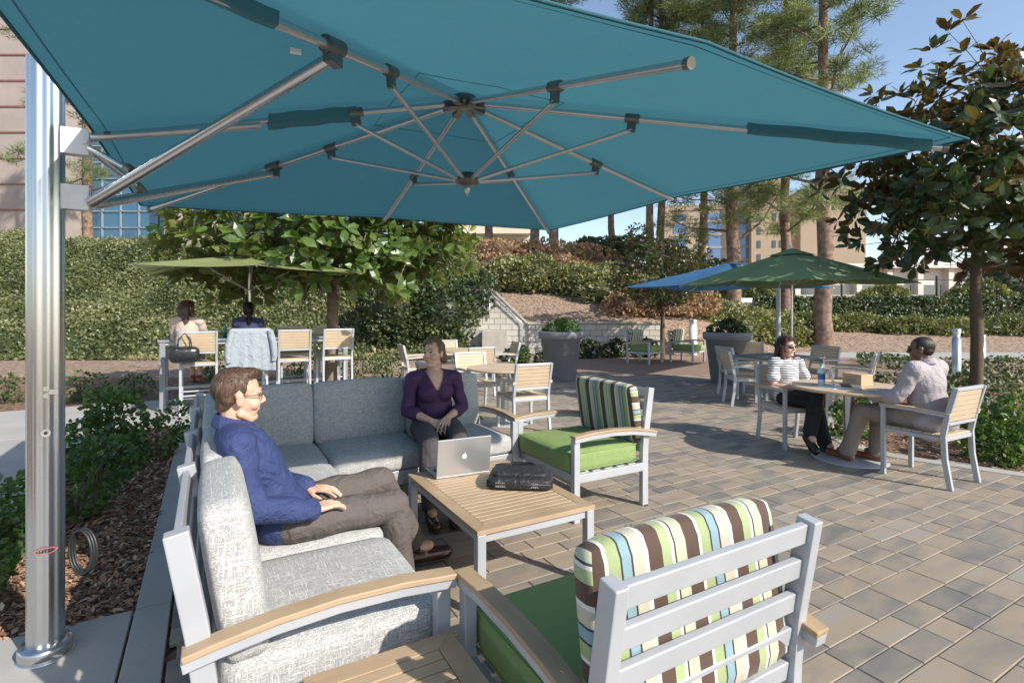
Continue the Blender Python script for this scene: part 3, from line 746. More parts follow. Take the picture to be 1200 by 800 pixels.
pine(13.4, 26.0, 18, .28, crown0=4.2, limbs=34, label='pine close behind the green umbrella apex', seed=5, reach=3.0)
pine(10.0, 24.0, 19, .33, crown0=3.5, limbs=44, label='bushy pine with low drooping crown between blue and green umbrellas', seed=6, reach=3.6, cl=1.15)
pine(10.8, 30.0, 18, .28, crown0=7.5, limbs=20, label='slender pine before the beige tower', seed=7)
pine(7.05, 27.0, 19, .21, crown0=9.0, limbs=20, label='left trunk of the twin pines above the small tree', seed=8)
pine(7.65, 27.2, 19, .22, crown0=9.2, limbs=20, label='right trunk of the twin pines above the small tree', seed=9)
pine(6.2, 33.0, 11.5, .27, z0=2.5, crown0=5.6, limbs=12, label='lone pine against open blue sky left of the twin pines', seed=10, reach=1.8, needles=120)
pine(1.35, 31.5, 17, .30, z0=4.4, crown0=5.5, limbs=18, label='left of two pine trunks at the far canopy corner', seed=11)
pine(2.4, 31.0, 17, .30, z0=4.4, crown0=6.0, limbs=18, label='right of two pine trunks at the far canopy corner', seed=12)
pine(-1.4, 33.0, 15, .28, z0=4.4, crown0=4.5, limbs=14, label='pine trunk before the balcony building', seed=15)
pine(-22.0, 27.5, 15, .25, z0=4.2, crown0=3.0, limbs=24, label='pine standing before the stone building at far left', seed=13, reach=4.0)
pine(-17.5, 27.0, 13, .2, z0=4.2, crown0=3.4, limbs=14, label='leaning pine before the glass facade', seed=14, reach=2.2, lean=1.2, needles=150)

def magnolia(x, y, trunk_h, r, crown, nros, leaf, mat, label, seed, bark='bark2', per=9, name='magnolia_tree', seg=9, z0=-.03, zlow=(1.2,.8,.75)):
    r_ = np.random.default_rng(seed); e = empty(name, (x, y, z0), 0, label, 'tree')
    mb = MB(); cz = trunk_h
    top = Vector((.05*r_.normal(), .05*r_.normal(), crown[0][2]+crown[1][2]*.7)); tr = [Vector((0,0,0))]
    for i in range(1, 9):
        t = i/8; tr.append(Vector((top.x*t+.02*math.sin(i*2.1+seed), top.y*t+.02*math.cos(i*1.3), top.z*t)))
    mb.tube(tr, [r*(1.15 if i == 0 else 1-.75*max(0, i/8-.25)) for i in range(9)], 12)
    c = np.array(crown[0]); R3 = np.array(crown[1]); ros = []
    nb = 22
    for k in range(nb):
        t = (trunk_h+(top.z-trunk_h)*(k/nb))/top.z; i = min(int(t*8), 7); base = tr[i].lerp(tr[i+1], t*8-i)
        u = rdir(1, r_)[0]; u[2] = (k/nb)*1.9-.95+.2*r_.normal(); hs = math.sqrt(max(.02, 1-min(1, abs(u[2]))**2)); a = k*2.4+seed
        tgt = Vector(c+R3*np.array([math.cos(a)*hs, math.sin(a)*hs, max(-1, min(1, u[2]))])*(.75+.2*r_.random()))
        mid = base.lerp(tgt, .5)+Vector((0,0,-.08*(tgt-base).length+.1)); pts = [base, base.lerp(mid, .55), mid, mid.lerp(tgt, .6), tgt]
        mb.tube(pts, [r*.33, r*.26, r*.2, r*.13, r*.06], 6)
        ros.append(np.array(tgt))
        for m_ in range(7):
            s_ = pts[2].lerp(tgt, r_.random()); q = s_+Vector(r_.normal(size=3))*.22*float(R3.mean())
            mb.tube([s_, s_.lerp(q, .5)+Vector((0,0,.03)), q], [r*.1, r*.07, r*.04], 5); ros.append(np.array(q))
    mb.build('trunk', M[bark], e)
    u = rdir(nros, r_); rad = (.35+.65*r_.random(nros)**.5)*(.8+.35*vnoise(u[:,0]*2+5, u[:,1]*2+u[:,2]*2+5, .8)); extra = c+u*R3*rad[:, None]
    kk = vnoise(extra[:,0]*1.0+20, extra[:,1]+extra[:,2]*1.3+20, .55) > .36; extra = extra[kk]
    A = np.concatenate([np.array(ros), extra]); rd = np.hypot(A[:,0], A[:,1])
    A = A[(A[:,2] > zlow[0]+zlow[1]*vnoise(A[:,0]+9, A[:,1]+9, .8)) & ~((rd < zlow[2]) & (A[:,2] < trunk_h+.15))]; n = len(A)
    C0 = np.repeat(A, per, 0); m_ = len(C0)
    out = C0-c; out /= np.linalg.norm(out, axis=1, keepdims=True)+1e-6
    d = rdir(m_, r_)+out*.45; d[:, 2] = d[:, 2]*.7+.12
    size = leaf*(.7+.5*r_.random(m_))
    leaves_obj('crown', (LV, LT), C0+d*.03, d, rdir(m_, r_)*.45+out*.9+np.array([0,0,.55]), size, M[mat], e, r_, clump=.35)
    return e
magnolia(-3.18, 9.35, 1.85, .105, ((-.1,-.15,2.95),(2.75,1.75,1.3)), 720, .235, 'magnolia', 'sunlit magnolia with large yellow green leaves behind the sofa', 3)
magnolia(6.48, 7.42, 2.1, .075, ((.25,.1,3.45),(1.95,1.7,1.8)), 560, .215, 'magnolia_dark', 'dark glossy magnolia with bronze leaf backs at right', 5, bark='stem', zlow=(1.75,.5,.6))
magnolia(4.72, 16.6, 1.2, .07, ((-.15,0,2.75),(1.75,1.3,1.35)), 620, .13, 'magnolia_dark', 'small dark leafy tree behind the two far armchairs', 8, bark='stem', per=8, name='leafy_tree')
for i, (x, y, s, z, mt, lab) in enumerate([(15.5,34,1.5,0,'hedge','green tree beyond the van, left of the pine'),(25.5,36,1.25,0,'hedge_olive','feathery green tree before the white building'),(31,35,1.35,0,'hedge','bushy green tree before the white building at right'),
        (29,42,1.3,0,'hedge_olive','pale green tree between the building piers'),(17.5,60,2.6,0,'hedge','green treetop below the beige tower'),(37,38,2.4,0,'hedge_dark','dark tree at the right frame edge')]):
    bush('background_tree', (x, y, z), [((-.8*s,0,1.3*s),(1.0*s,.9*s,.9*s)),((.7*s,0,1.2*s),(1.0*s,.9*s,.8*s)),((0,0,1.8*s),(.9*s,.9*s,.7*s))], 4200, .24, mt, lab, cat='tree', group='background trees beyond the berm', seed=150+i)
bush('reddish_tree', (34.5, 30.5, 0), [((0,0,2.4),(1.8,1.5,1.4)),((1.8,0,2.6),(1.6,1.5,1.5)),((-.6,0,3.2),(1.2,1.2,1.0))], 4200, .22, 'hedge_dark', 'dark wide crowned tree behind the berm at far right', cat='tree', seed=160)
# palm on the skyline
e = empty('palm_tree', (8.25, 60, 4.0), 0, 'tiny fan palm on the skyline beyond the hilltop', 'tree')
MB().tube([(0,0,0),(.1,0,2.5),(.05,0,4.2)], [.25,.2,.2], 8).build('trunk', M['bark2'], e)
r_ = np.random.default_rng(4); n = 90; d = rdir(n, r_); d[:, 2] = d[:, 2]*.8+.15
leaves_obj('crown', (LV, LT), np.tile(np.array([[.05,0,4.2]]), (n, 1)), d, rdir(n, r_)*.2+np.array([0,0,1.]), 1.5+.4*r_.random(n), M['hedge_dark'], e, r_)

# ------------------------------------------------------------------ buildings
M['stone'] = plain('pinkish_stone_cladding', (.33,.28,.255), .8, 0, .12, .6, .1, 10)
M['stonejoint'] = plain('red_stone_band', (.26,.14,.12), .8)
def glassmat(name, col, r=.08, metal=.0):
    m, nt, b, l = newmat(name); b.inputs['Base Color'].default_value = (*col, 1); b.inputs['Roughness'].default_value = r
    b.inputs['Specular IOR Level'].default_value = 1.0; b.inputs['Metallic'].default_value = metal
    bump(nt, b, noise(nt, coords(nt), .7, 2), .05, .05); return m
M['glass'] = glassmat('blue_glass', (.07,.16,.24), .1, .35)
M['mull'] = plain('mullion', (.30,.36,.42), .5, .3)
e = empty('stone_office_building', (-24, 36, 3.5), 0, 'tall pinkish stone office with blue glass curtain wall at left', 'building')
mb = MB(); mb.box((-11.2,4,9),(9.6,8,24)); mb.box((2.3,4,9),(3.8,8,24)); mb.box((0,5,9),(26,6,24)); mb.build('wall', M['stone'], e)
mb = MB()
for k in range(12): mb.box((-11.2,-.03,-.5+1.75*k),(9.65,.1,.10))
mb.build('stone_band', M['stonejoint'], e)
MB().box((-3.0,1.6,9),(6.8,.2,24)).build('glass_panel', M['glass'], e)
mb = MB()
for x in np.arange(-6.2, .5, 1.3): mb.box((x,1.45,9),(.08,.12,24))
for z in np.arange(-2, 20, 1.15): mb.box((-3.0,1.44,z),(6.7,.1,.07))
mb.build('mullion', M['mull'], e)
MB().box((8.6,3.5,3.8),(9,7,13)).build('side_wing', M['glass'], e)
M['cream'] = plain('cream_stucco', (.60,.55,.44), .85, 0, .05, .4); M['win'] = glassmat('dark_window_glass', (.05,.07,.10), .1)
e = empty('balcony_building', (-2.6, 52, 4), 0, 'cream stucco building with balconies beyond the hilltop', 'building')
MB().box((0,0,3.2),(8.4,6,7.4)).build('wall', M['cream'], e)
for k in range(3):
    for x in (-2.7, 0, 2.7):
        MB().box((x,-3.02,.9+2.2*k),(1.5,.1,1.4)).build('window', M['win'], e)
    mb = MB(); mb.box((0,-3.6,.0+2.2*k),(8.6,1.3,.18)); mb.box((0,-4.2,.45+2.2*k),(8.6,.06,.8)); mb.build('balcony', M['cream'], e)
MB().box((0,0,7.0),(9.2,7,.4)).build('roof', M['cream'], e)
# beige tower
M['tan'] = plain('tan_concrete', (.44,.335,.235), .85, 0, .05, .2); M['bluewin'] = glassmat('blue_tower_glass', (.10,.20,.38), .12)
e = empty('beige_tower', (38, 92, 0), R(-12), 'beige hospital tower with blue window columns behind the pines', 'building')
mb = MB(); mb.box((0,0,9),(24,14,19)); mb.box((3.8,-2,10.6),(5,14,22.2)); mb.box((13,-1.5,9.6),(9,14,21)); mb.build('wall', M['tan'], e)
for x in (-9.2, -3.8, .2):
    MB().box((x,-7.02,9),(2.0,.12,16)).build('window_column', M['bluewin'], e)
for k in range(7):
    for x in (-6.6,-5.6,-1.6,4.6,5.6,2.4): 
        zz = 3.2+2.1*k
        MB().box((x,-7.02 if x < 1.5 else -9.02,zz),(.5,.12,1.1)).build('window', M['win'], e)
mb = MB()
for k in range(9): mb.box((-4.2,-7.1,1+2.1*k),(13,.1,.35))
mb.build('ledge', M['tan'], e)
# white low building at right
M['offwhite'] = plain('off_white_stucco', (.62,.57,.52), .85, 0, .06, .3)
e = empty('white_low_building', (38, 56, 0), 0, 'long off white building with piers beyond the road', 'building')
MB().box((0,2,2.9),(30,4,5.8)).build('wall', M['offwhite'], e)
for k in range(9): MB().box((-13+3.2*k,-.05,3.2),(2.0,.15,1.7)).build('window', M['win'], e)
mb = MB()
for k in range(10): mb.box((-14.6+3.2*k,-.35,2.9),(.55,.7,5.8))
mb.build('pier', M['offwhite'], e); MB().box((0,1.6,6.0),(31,5.4,.45)).build('roof', M['offwhite'], e)
e = empty('tiled_wall', (24, 40, 0), 0, 'low white tiled wall between the van and the trees', 'wall')
MB().box((0,0,1.3),(16,.3,2.6)).build('wall', M['block'], e)
M['white_st'] = plain('white_steel', (.7,.7,.7), .5)
e = empty('mesh_fence', (18, 38, 0), 0, 'tall thin post fence behind the berm', 'fence')
for k in range(9): MB().tube([(-8+3.4*k,0,0),(-8+3.4*k,0,3.9)], .07, 8).build('post', M['darkmetal'], e)
MB().bar((-8,0,3.6),(19.2,0,3.6),.06,.06).build('rail', M['darkmetal'], e)
e = empty('gabled_shelter', (15.3, 50, 0), 0, 'small white gabled roof shelter below the tower', 'building')
mb = MB(); mb.prism([(-2.2,5.6),(0,7.0),(2.2,5.6),(2.2,5.4),(0,6.7),(-2.2,5.4)], -2, 2, M=Mx); mb.build('roof', M['white'], e)
for x in (-2,2): MB().box((x,0,2.8),(.35,.35,5.6)).build('column', M['white'], e)
MB().box((0,0,2.8),(3.6,.2,5.2)).build('wall', M['offwhite'], e)
# road with vehicles
mb = MB(); mb.box((30,34,-.02),(90,9,.05)); mb.build('road', plain('asphalt', (.055,.055,.058), .9, 0, .1, 3), kind='structure', label='asphalt road behind the berm', cat='road')
def vehicle(name, loc, rz, body, label, cat, L_=5.0, Hh=1.95, van=True):
    e = empty(name, loc, rz, label, cat)
    prof = [(-L_/2,.35),(L_/2,.35),(L_/2,.95),(L_/2-.25,1.05),(L_/2-1.0,Hh-.12),(L_/2-1.3,Hh),(-L_/2+.1,Hh),(-L_/2,Hh-.3)] if van else \
           [(-L_/2,.35),(L_/2,.35),(L_/2,.75),(L_/2-.9,.9),(L_/2-1.6,Hh),(-L_/2+1.1,Hh),(-L_/2+.2,.95),(-L_/2,.85)]
    MB().prism(prof, -.9, .9, M=Mx).build('body', body, e, bevel=.05)
    wn = [(-L_/2+.5,1.15),(L_/2-1.15,1.15),(L_/2-1.4,Hh-.25),(-L_/2+.5,Hh-.25)] if van else [(-L_/2+.8,.98),(L_/2-1.3,.98),(L_/2-1.75,Hh-.12),(-L_/2+1.25,Hh-.12)]
    for s_ in (-.905, .905): MB().prism(wn, s_-.01, s_+.01, M=Mx).build('window', M['win'], e)
    for x in (-L_/2+.9, L_/2-.9):
        for y in (-.82, .82):
            wo = MB().lathe([(.2,-.1),(.33,-.1),(.35,-.05),(.35,.05),(.33,.1),(.2,.1)], (0,0,0), 20, M=Matrix.Rotation(R(90), 4, 'X')).build('wheel', M['black'], e); wo.location = (x, y, .35)
    return e
vehicle('parked_van', (15.4, 27.6+4.2, 0), R(6), plain('white_car_paint', (.75,.76,.78), .3), 'white van parked beyond the hedge behind the pine trunk', 'van', 5.2, 2.15)
vehicle('parked_car', (15.9, 36.5, 0), R(3), plain('orange_red_car_paint', (.55,.10,.04), .3), 'orange red car glimpsed under the green umbrella', 'car', 4.4, 1.75, False)
# bollards
def bollard(x, y, h, r, label, mat='white_st', z0=0):
    e = empty('bollard_light', (x, y, z0), 0, label, 'bollard', 'bollard lights beside the paths')
    MB().lathe([(r,0),(r,h*.8),(r*.8,h*.8),(r*.8,h*.9)], n=16).build('post', M[mat], e)
    MB().lathe([(r,h*.9),(r,h*.985),(r*.8,h)], n=16).build('head', M['silver'], e)
bollard(6.0, 17.6, 1.18, .13, 'short pale bollard light behind the two far armchairs')
bollard(10.05, 12.0, 1.07, .085, 'slim bollard light rising behind the suited man', 'silver')
bollard(13.1, 14.8, .8, .09, 'low bollard light right of the near magnolia trunk', 'silver')

# ------------------------------------------------------------------ big teal cantilever umbrella
UC = Vector((-.299, 3.316, 0)); UT = .507; ur = 1.86
uu = Vector((math.cos(UT), math.sin(UT), 0)); uv = Vector((-math.sin(UT), math.cos(UT), 0))
def UP(i, j, z): p = UC+uu*i*ur+uv*j*ur; return Vector((p.x, p.y, z))
HUB = Vector((UC.x-.02*0, UC.y, 2.82)); LOW = Vector((UC.x+.02, UC.y, 2.32))
END = {1: UP(-1,1,2.265), 2: UP(0,1.01,2.33), 3: UP(1,1,2.345), 4: UP(1.01,0,2.375), 5: UP(1,-1,2.305), 6: UP(0,-1.01,2.315), 7: UP(-1,-1,2.24), 8: UP(-1.0,0,2.31)}
POLE = UC - uu*(ur+.15); POLE.z = 0
um = empty('cantilever_umbrella', POLE, UT, 'huge square teal cantilever parasol on a polished metal mast', 'umbrella')
inv = (Matrix.Translation(POLE) @ Matrix.Rotation(UT, 4, 'Z')).inverted()
def canopy_mesh(mb, HB, ENDS, n=12, sag=.05, edge=.05, lift=.045):
    order = list(ENDS)
    for k in range(len(order)):
        a, b = ENDS[k], ENDS[(k+1) % len(order)]
        vs = []; fs = []
        for i in range(n+1):
            s = i/n
            for j in range(n+1):
                t = j/n; p = a.lerp(b, t); q = HB.lerp(p, s)
                w_ = 4*t*(1-t)
                q = q + Vector((0,0, -sag*w_*s*(1-s*.55)*1.2 + lift))
                q = q.lerp(Vector((HB.x, HB.y, q.z)), edge*w_*s*s*.35)
                vs.append(q)
        for i in range(n):
            for j in range(n):
                c = i*(n+1)+j; fs.append((c, c+1, c+n+2, c+n+1))
        mb.add(vs, fs, True)
mb = MB(inv); canopy_mesh(mb, HUB, [END[k] for k in (8,1,2,3,4,5,6,7)], 14, .018, .015)
cn = mb.build('canopy', M['teal'], um, weld=True)
# valance hem
mb = MB(inv)
o8 = [8,1,2,3,4,5,6,7]
for k in range(8):
    a, b = END[o8[k]], END[o8[(k+1) % 8]]; pts = []
    for j in range(13):
        t = j/12; w_ = 4*t*(1-t); q = a.lerp(b, t)+Vector((0,0,-.018*w_*.45*1.2+.045)); q = q.lerp(Vector((HUB.x,HUB.y,q.z)), .015*w_*.35); pts.append(q)
    mb.tube(pts, .006, 6)
mb.build('hem', M['teal'], um)
mb = MB(inv)
for k in range(8):
    a, b = END[o8[k]], END[o8[(k+1) % 8]]
    for s in (.972, .24):
        pts = []
        for j in range(11):
            t = j/10; w_ = 4*t*(1-t); q = HUB.lerp(a.lerp(b, t), s); q = q+Vector((0,0,-.018*w_*s*(1-s*.55)*1.2+.0435)); pts.append(q)
        mb.tube(pts, .0022, 4)
mb.build('seam', M['teal_sleeve'], um)
JF = {1:.365, 2:.51, 3:.395, 4:.55, 5:.39, 6:.545, 7:.353, 8:.36}
for k in range(1, 9):
    big = k in (1, 7)
    mb = MB(inv); e_ = HUB.lerp(END[k], .965); dz = Vector((0,0,-.012))
    mb.tube([HUB+dz, HUB.lerp(e_, .5)+dz, e_+dz], .0165 if not big else .019, 12)
    rb = mb.build('rib', M['silver'], um)
    dd_ = (e_-HUB).normalized(); MB(inv).tube([e_+dz-dd_*.02, e_+dz+dd_*.006], .0205 if not big else .023, 12).build('end_cap', M['castmetal'], rb)
    J = HUB.lerp(END[k], JF[k])+Vector((0,0,-.03))
    mb = MB(inv); d = (END[k]-HUB).normalized()
    mb.tube([J-d*.04+Vector((0,0,.018)), J+d*.04+Vector((0,0,.018))], .027, 12); mb.bar(J+Vector((0,0,.01)), J+Vector((0,0,-.06))-d*.01, .022, .05, d)
    mb.build('joint', M['castmetal'], rb)
    q = LOW+(Vector((J.x, J.y, 0))-Vector((LOW.x, LOW.y, 0))).normalized()*.05
    mb = MB(inv); mb.tube([J+Vector((0,0,-.045)), q], .0125, 10); mb.build('strut', M['silver'], um)
# fabric pockets sewn round the outer ribs
for k, (f0, f1) in {5:(.62,.94), 8:(.36,.60), 7:(.64,.95)}.items():
    a = HUB.lerp(END[k], f0)+Vector((0,0,-.01)); b = HUB.lerp(END[k], f1)+Vector((0,0,-.01))
    mb = MB(inv); d = (b-a).normalized(); s_ = d.cross(Vector((0,0,1))).normalized(); dr = .05 if k == 8 else .026; vs = []; n = 12
    for i in range(n+1):
        p = a.lerp(b, i/n)+Vector((0,0,-.003*math.sin(i*1.3)))
        vs += [p+s_*.022+Vector((0,0,.03)), p+s_*.020+Vector((0,0,-dr*.5)), p+Vector((0,0,-dr)), p-s_*.020+Vector((0,0,-dr*.5)), p-s_*.022+Vector((0,0,.03))]
    fs = [(i*5+j, i*5+j+1, i*5+j+6, i*5+j+5) for i in range(n) for j in range(4)]
    mb.add(vs, fs, True); o = mb.build('fabric_pocket', M['teal_sleeve'], um)
mb = MB(inv); mb.lathe([(.02,.03),(.075,.02),(.085,0),(.085,-.035),(.06,-.05),(.02,-.055)], HUB+Vector((0,0,0)), 24)
for k in range(1, 9): 
    d = (END[k]-HUB).normalized(); mb.bar(HUB+d*.06+Vector((0,0,-.015)), HUB+d*.14+Vector((0,0,-.015)), .045, .04)
mb.build('top_hub', M['castmetal'], um)
mb = MB(inv); mb.lathe([(.02,.05),(.05,.045),(.055,.02),(.075,.01),(.075,-.015),(.04,-.03),(.02,-.035)], LOW, 24)
mb.build('lower_hub', M['castmetal'], um)
MB(inv).lathe([(.018,-.03),(.022,-.05),(.016,-.075),(.004,-.09)], LOW, 12).build('finial', M['polish'], um)
# mast
pl = MB(inv); P0 = POLE
prof = []
n = 120; vs = []; fs = []
for z in (0.03, 2.62):
    for k in range(n):
        a = 2*math.pi*k/n; r = .058 + .0026*math.cos(10*a)
        vs.append(P0+uu*(r*1.12*math.cos(a))+uv*(r*.95*math.sin(a))+Vector((0,0,z)))
fs = [(k, (k+1) % n, n+(k+1) % n, n+k) for k in range(n)]
pl.add(vs, fs, True); pl.add(vs[n:], [tuple(range(n))]); mast = pl.build('mast', M['polish'], um)
mb = MB(inv); mb.lathe([(.088,0),(.094,.006),(.096,.045),(.09,.056),(.066,.06)], P0, 48); mb.build('base_collar', M['polish'], um)
MB(inv).lathe([(.10,0),(.10,.005),(.09,.006)], P0+Vector((0,0,.0)), 40).build('base_plate', M['silver'], um)
# bracket plates
for z, h in ((2.27, .115), (2.02, .11)):
    mb = MB(inv)
    for s_ in (-1, 1):
        c = P0+uu*.105+uv*.024*s_+Vector((0,0,z)); mb.add([ (sx*.05, sy*.004, sz*h/2) for sz in (-1,1) for sy in (-1,1) for sx in (-1,1)], [(0,2,3,1),(4,5,7,6),(0,1,5,4),(2,6,7,3),(0,4,6,2),(1,3,7,5)], M=Matrix.Translation(c) @ Matrix.Rotation(UT, 4, 'Z'))
    mb.tube([P0+uu*.14-uv*.036+Vector((0,0,z)), P0+uu*.14+uv*.036+Vector((0,0,z))], .012, 10)
    mb.build('bracket', M['white_st'], um)
B1 = P0+uu*.16+Vector((0,0,2.30)); B2 = P0+uu*.165+Vector((0,0,2.0))
mb = MB(inv); mb.tube([B1, HUB.lerp(END[8], .62)+Vector((0,0,-.03))], .02, 12); mb.build('mast_arm', M['silver'], um)
for k, f in ((7, .52), (1, .54)):
    J = HUB.lerp(END[k], f)+Vector((0,0,-.05)); sd_ = 1 if k == 1 else -1
    st = MB(inv).tube([B2+uv*.03*sd_, J], .024, 14).build('main_strut', M['polish'], um)
    d = (END[k]-HUB).normalized(); mb = MB(inv); mb.tube([J-d*.05+Vector((0,0,.04)), J+d*.05+Vector((0,0,.04))], .033, 12); mb.bar(J+Vector((0,0,.04)), J+Vector((0,0,-.03)), .035, .075, d); mb.build('joint', M['castmetal'], st)
    q = (B2+uv*.03*sd_).lerp(J, .19)+Vector((0,0,.035))
    mb = MB(inv); mb.tube([B1+uv*.035*sd_+Vector((0,0,-.06)), q], .014, 10); bs_ = mb.build('brace', M['polish'], um)
    mb = MB(inv); d2 = (q-B1).normalized(); mb.tube([q-d2*.03, q+d2*.015], .021, 12); mb.build('end_cap', M['castmetal'], bs_)
# fittings on the mast: crank socket, rating plate, oval badge, cable reel
toc = (Vector((0,0,0))-P0); toc.z = 0; toc.normalize(); side = Vector((-toc.y, toc.x, 0))
for z, rr, lb in ((.985, .017, 'crank_socket'), (1.145, .009, 'bolt'), (1.175, .009, 'bolt')):
    c = P0+toc*.060+Vector((0,0,z)); MB(inv).tube([c-toc*.004, c+toc*.006], rr, 18).build(lb, M['silver'], um)
    if lb == 'crank_socket': MB(inv).tube([c+toc*.0055, c+toc*.0075], .007, 14).build('socket_hole', M['black'], um)
c = P0+toc*.0605+side*.004+Vector((0,0,1.16)); MB(inv).box(c+side*.022, (.03,.004,.02), rz=math.atan2(side.y, side.x)).build('rating_plate', M['silver'], um)
M['badge'] = plain('red_badge_print', (.40,.12,.13), .4); M['badge_face'] = plain('badge_face', (.55,.53,.52), .3, .4)
def ovalring(c, rx, rz_, t, d, n=36):
    vs = []; fs = []
    for k in range(n):
        a = 2*math.pi*k/n
        for q in (1, 1-t):
            off = side*rx*q*math.cos(a); vs.append(c+off+Vector((0,0,rz_*q*math.sin(a)))+d*(0.0+math.sqrt(max(0, .0625**2-(rx*q*math.cos(a))**2))-.0625))
    for k in range(n): fs.append((2*k, 2*k+1, (2*k+3) % (2*n), (2*k+2) % (2*n)))
    return vs, fs
c = P0+toc*.0655+Vector((0,0,.475)); vs, fs = ovalring(c, .042, .014, .22, toc); bd = MB(inv).add(vs, fs).build('oval_badge', M['badge'], um)
cu = bpy.data.curves.new('badge_mark', 'CURVE'); bpy.data.curves.remove(cu)
mb = MB(inv)
for k in range(5): mb.box(c+side*(-.02+.01*k)-toc*.001, (.006,.002,.007+.003*(k % 2)), rz=math.atan2(side.y, side.x))
mb.build('badge_mark', M['black'], bd)
# hose reel / coiled cable on the far side
c = P0+uu*.11+uv*.06+Vector((0,0,.40)); mb = MB(inv); nn = (uv*.7+uu*.7).normalized(); sx = Vector((0,0,1)); sy = nn.cross(sx)
for q in range(3):
    pts = [c+nn*.012*q+sx*.10*math.cos(a)+sy*.07*math.sin(a) for a in np.linspace(0, 6.28, 28)]; mb.tube(pts, .006, 6, cap=False)
mb.build('coiled_cable', M['darkmetal'], um)
tagp = HUB.lerp(END[7], .60)+Vector((0,0,-.08))
MB(inv).box(tagp, (.035,.02,.012), rz=.4).build('care_tag', M['white'], um)

def clear_of(o): return o
# ------------------------------------------------------------------ centre pole umbrellas
def small_umbrella(x, y, half, zr, za, yaw, mat, label, pole_r=.022, vent=True, z0=0, name='patio_umbrella', polemat='silver', off=None):
    e = empty(name, (x, y, z0), yaw, label, 'umbrella')
    HB = Vector((0,0,za)); E_ = [Vector((i*half, j*half, zr+(.04 if i*j == 0 else 0))) for i, j in ((-1,-1),(0,-1),(1,-1),(1,0),(1,1),(0,1),(-1,1),(-1,0))]
    mb = MB(); canopy_mesh(mb, HB, E_, 8, .05, .05, .03); cn_ = mb.build('canopy', M[mat], e, weld=True)
    if vent:
        mb = MB(); canopy_mesh(mb, HB+Vector((0,0,.03)), [Vector((p.x*.2, p.y*.2, za-(za-zr)*.2+.022)) for p in E_], 4, .0, 0, .03); mb.build('vent', M[mat], cn_, weld=True)
    for p in E_:
        rb = MB().tube([HB+Vector((0,0,-.01)), p+Vector((0,0,.015))], .011, 6).build('rib', M['silver'], e)
        q = HB.lerp(p, .5)
        if off is None: MB().tube([Vector((0,0,za-.55)), q], .008, 6).build('strut', M['silver'], rb)
    if off is None:
        MB().tube([(0,0,0),(0,0,za+.1)], pole_r, 12).build('pole', M[polemat], e)
    else:
        ox, oy = off; MB().tube([(ox,oy,0),(ox,oy,zr+.42)], pole_r, 14).build('mast', M[polemat], e)
        MB().tube([(ox,oy,zr-.1),(ox*.45,oy*.45,za-.12)], .03, 10).build('arm', M['silver'], e); MB().tube([(ox,oy,zr+.36),(0,0,za+.02)], .03, 10).build('arm', M['silver'], e)
        MB().lathe([(.16,0),(.16,.02),(.08,.03)], (ox,oy,0), 24).build('base_plate', M['silver'], e)
    MB().lathe([(.25,0),(.26,.015),(.26,.05),(.05,.07)], (0,0,0), 24).build('base', M['darkmetal'], e) if off is None else None
    return e
small_umbrella(-4.2, 8.5, 1.42, 2.05, 2.36, TH, 'lime', 'pale lime green parasol over the tall bar table', .024)
small_umbrella(4.64, 8.8, 1.26, 1.90, 2.47, R(25), 'bottle_green', 'dark green parasol with raised vent beside the right planter', .018)
small_umbrella(5.35, 13.0, 1.85, 2.02, 2.62, TH+R(18), 'blue', 'bright blue cantilever parasol half hidden behind the green one', .045, off=(-1.83,-1.6), vent=False, name='cantilever_umbrella', polemat='frame')

# ------------------------------------------------------------------ lounge armchairs
def armchair_parts(e):
    fr = M['frame']
    # frame: rails
    mb = MB()
    mb.box((0,.33,.305),(.74,.03,.06)); mb.box((0,-.33,.305),(.74,.03,.06))
    for s_ in (-1, 1): mb.box((s_*.385,0,.305),(.03,.62,.06))
    for k in range(5): mb.box((0,-.22+.115*k,.33),(.74,.07,.014))
    mb.build('seat_frame', fr, e, bevel=.003)
    for s_ in (-1, 1):
        MB().box((s_*.392,.335,.295),(.045,.05,.59)).build('leg', fr, e, bevel=.004)
        MB().ribbon([(-.335,0),(-.335,.34),(-.338,.44),(-.352,.60),(-.402,.905)], s_*.372, .042, .058).build('leg', fr, e, bevel=.004)
        mb = MB(); mb.ribbon([(.36,.585),(.2,.598),(0,.600),(-.18,.588),(-.33,.564),(-.42,.545)], s_*.40, .05, .034); ar = mb.build('arm_rail', fr, e, bevel=.003)
        MB().ribbon([(.365,.609),(.2,.622),(0,.624),(-.18,.612),(-.33,.588),(-.425,.568)], s_*.40, .062, .020).build('armrest', M['teak_y'], ar, bevel=.004)
    mb = MB()
    for k in range(5):
        z = .865-.108*k; y = -.352-(z-.60)*.164 if z > .6 else -.338-(z-.44)*.09
        mb.box((0,y,z),(.705,.024,.060), M=Matrix.Rotation(R(8), 4, 'X'))
    mb.build('back_slats', fr, e, bevel=.004)
    for s_ in (-1,1):
        for y in (.335,-.335): MB().box((s_*.385,y,.004),(.035,.035,.008)).build('foot', M['black'], e)
    sc = MB().cushion((0,.045,.415),(.72,.66,.145), .035, .014).build('seat_cushion', M['green'], e, weld=True)
    bc = MB().cushion((0,0,0),(.72,.465,.098), .040, .006, M=Matrix.Translation((0,-.284,.70)) @ Matrix.Rotation(R(90-9), 4, 'X')).build('back_cushion', M['stripe'], e, weld=True)
    # piping round the seat cushion
    for z in (.352,.478):
        pts = [(.345,.36,z),(-.345,.36,z),(-.36,.345,z),(-.36,-.27,z),(.36,-.27,z),(.36,.345,z),(.345,.36,z)]
        MB().tube(pts, .0045, 6, cap=False).build('piping', M['green'], sc)
M['beige'] = plain('beige_piping', (.5,.46,.38), .8)
GA = 'green cushioned lounge armchairs'
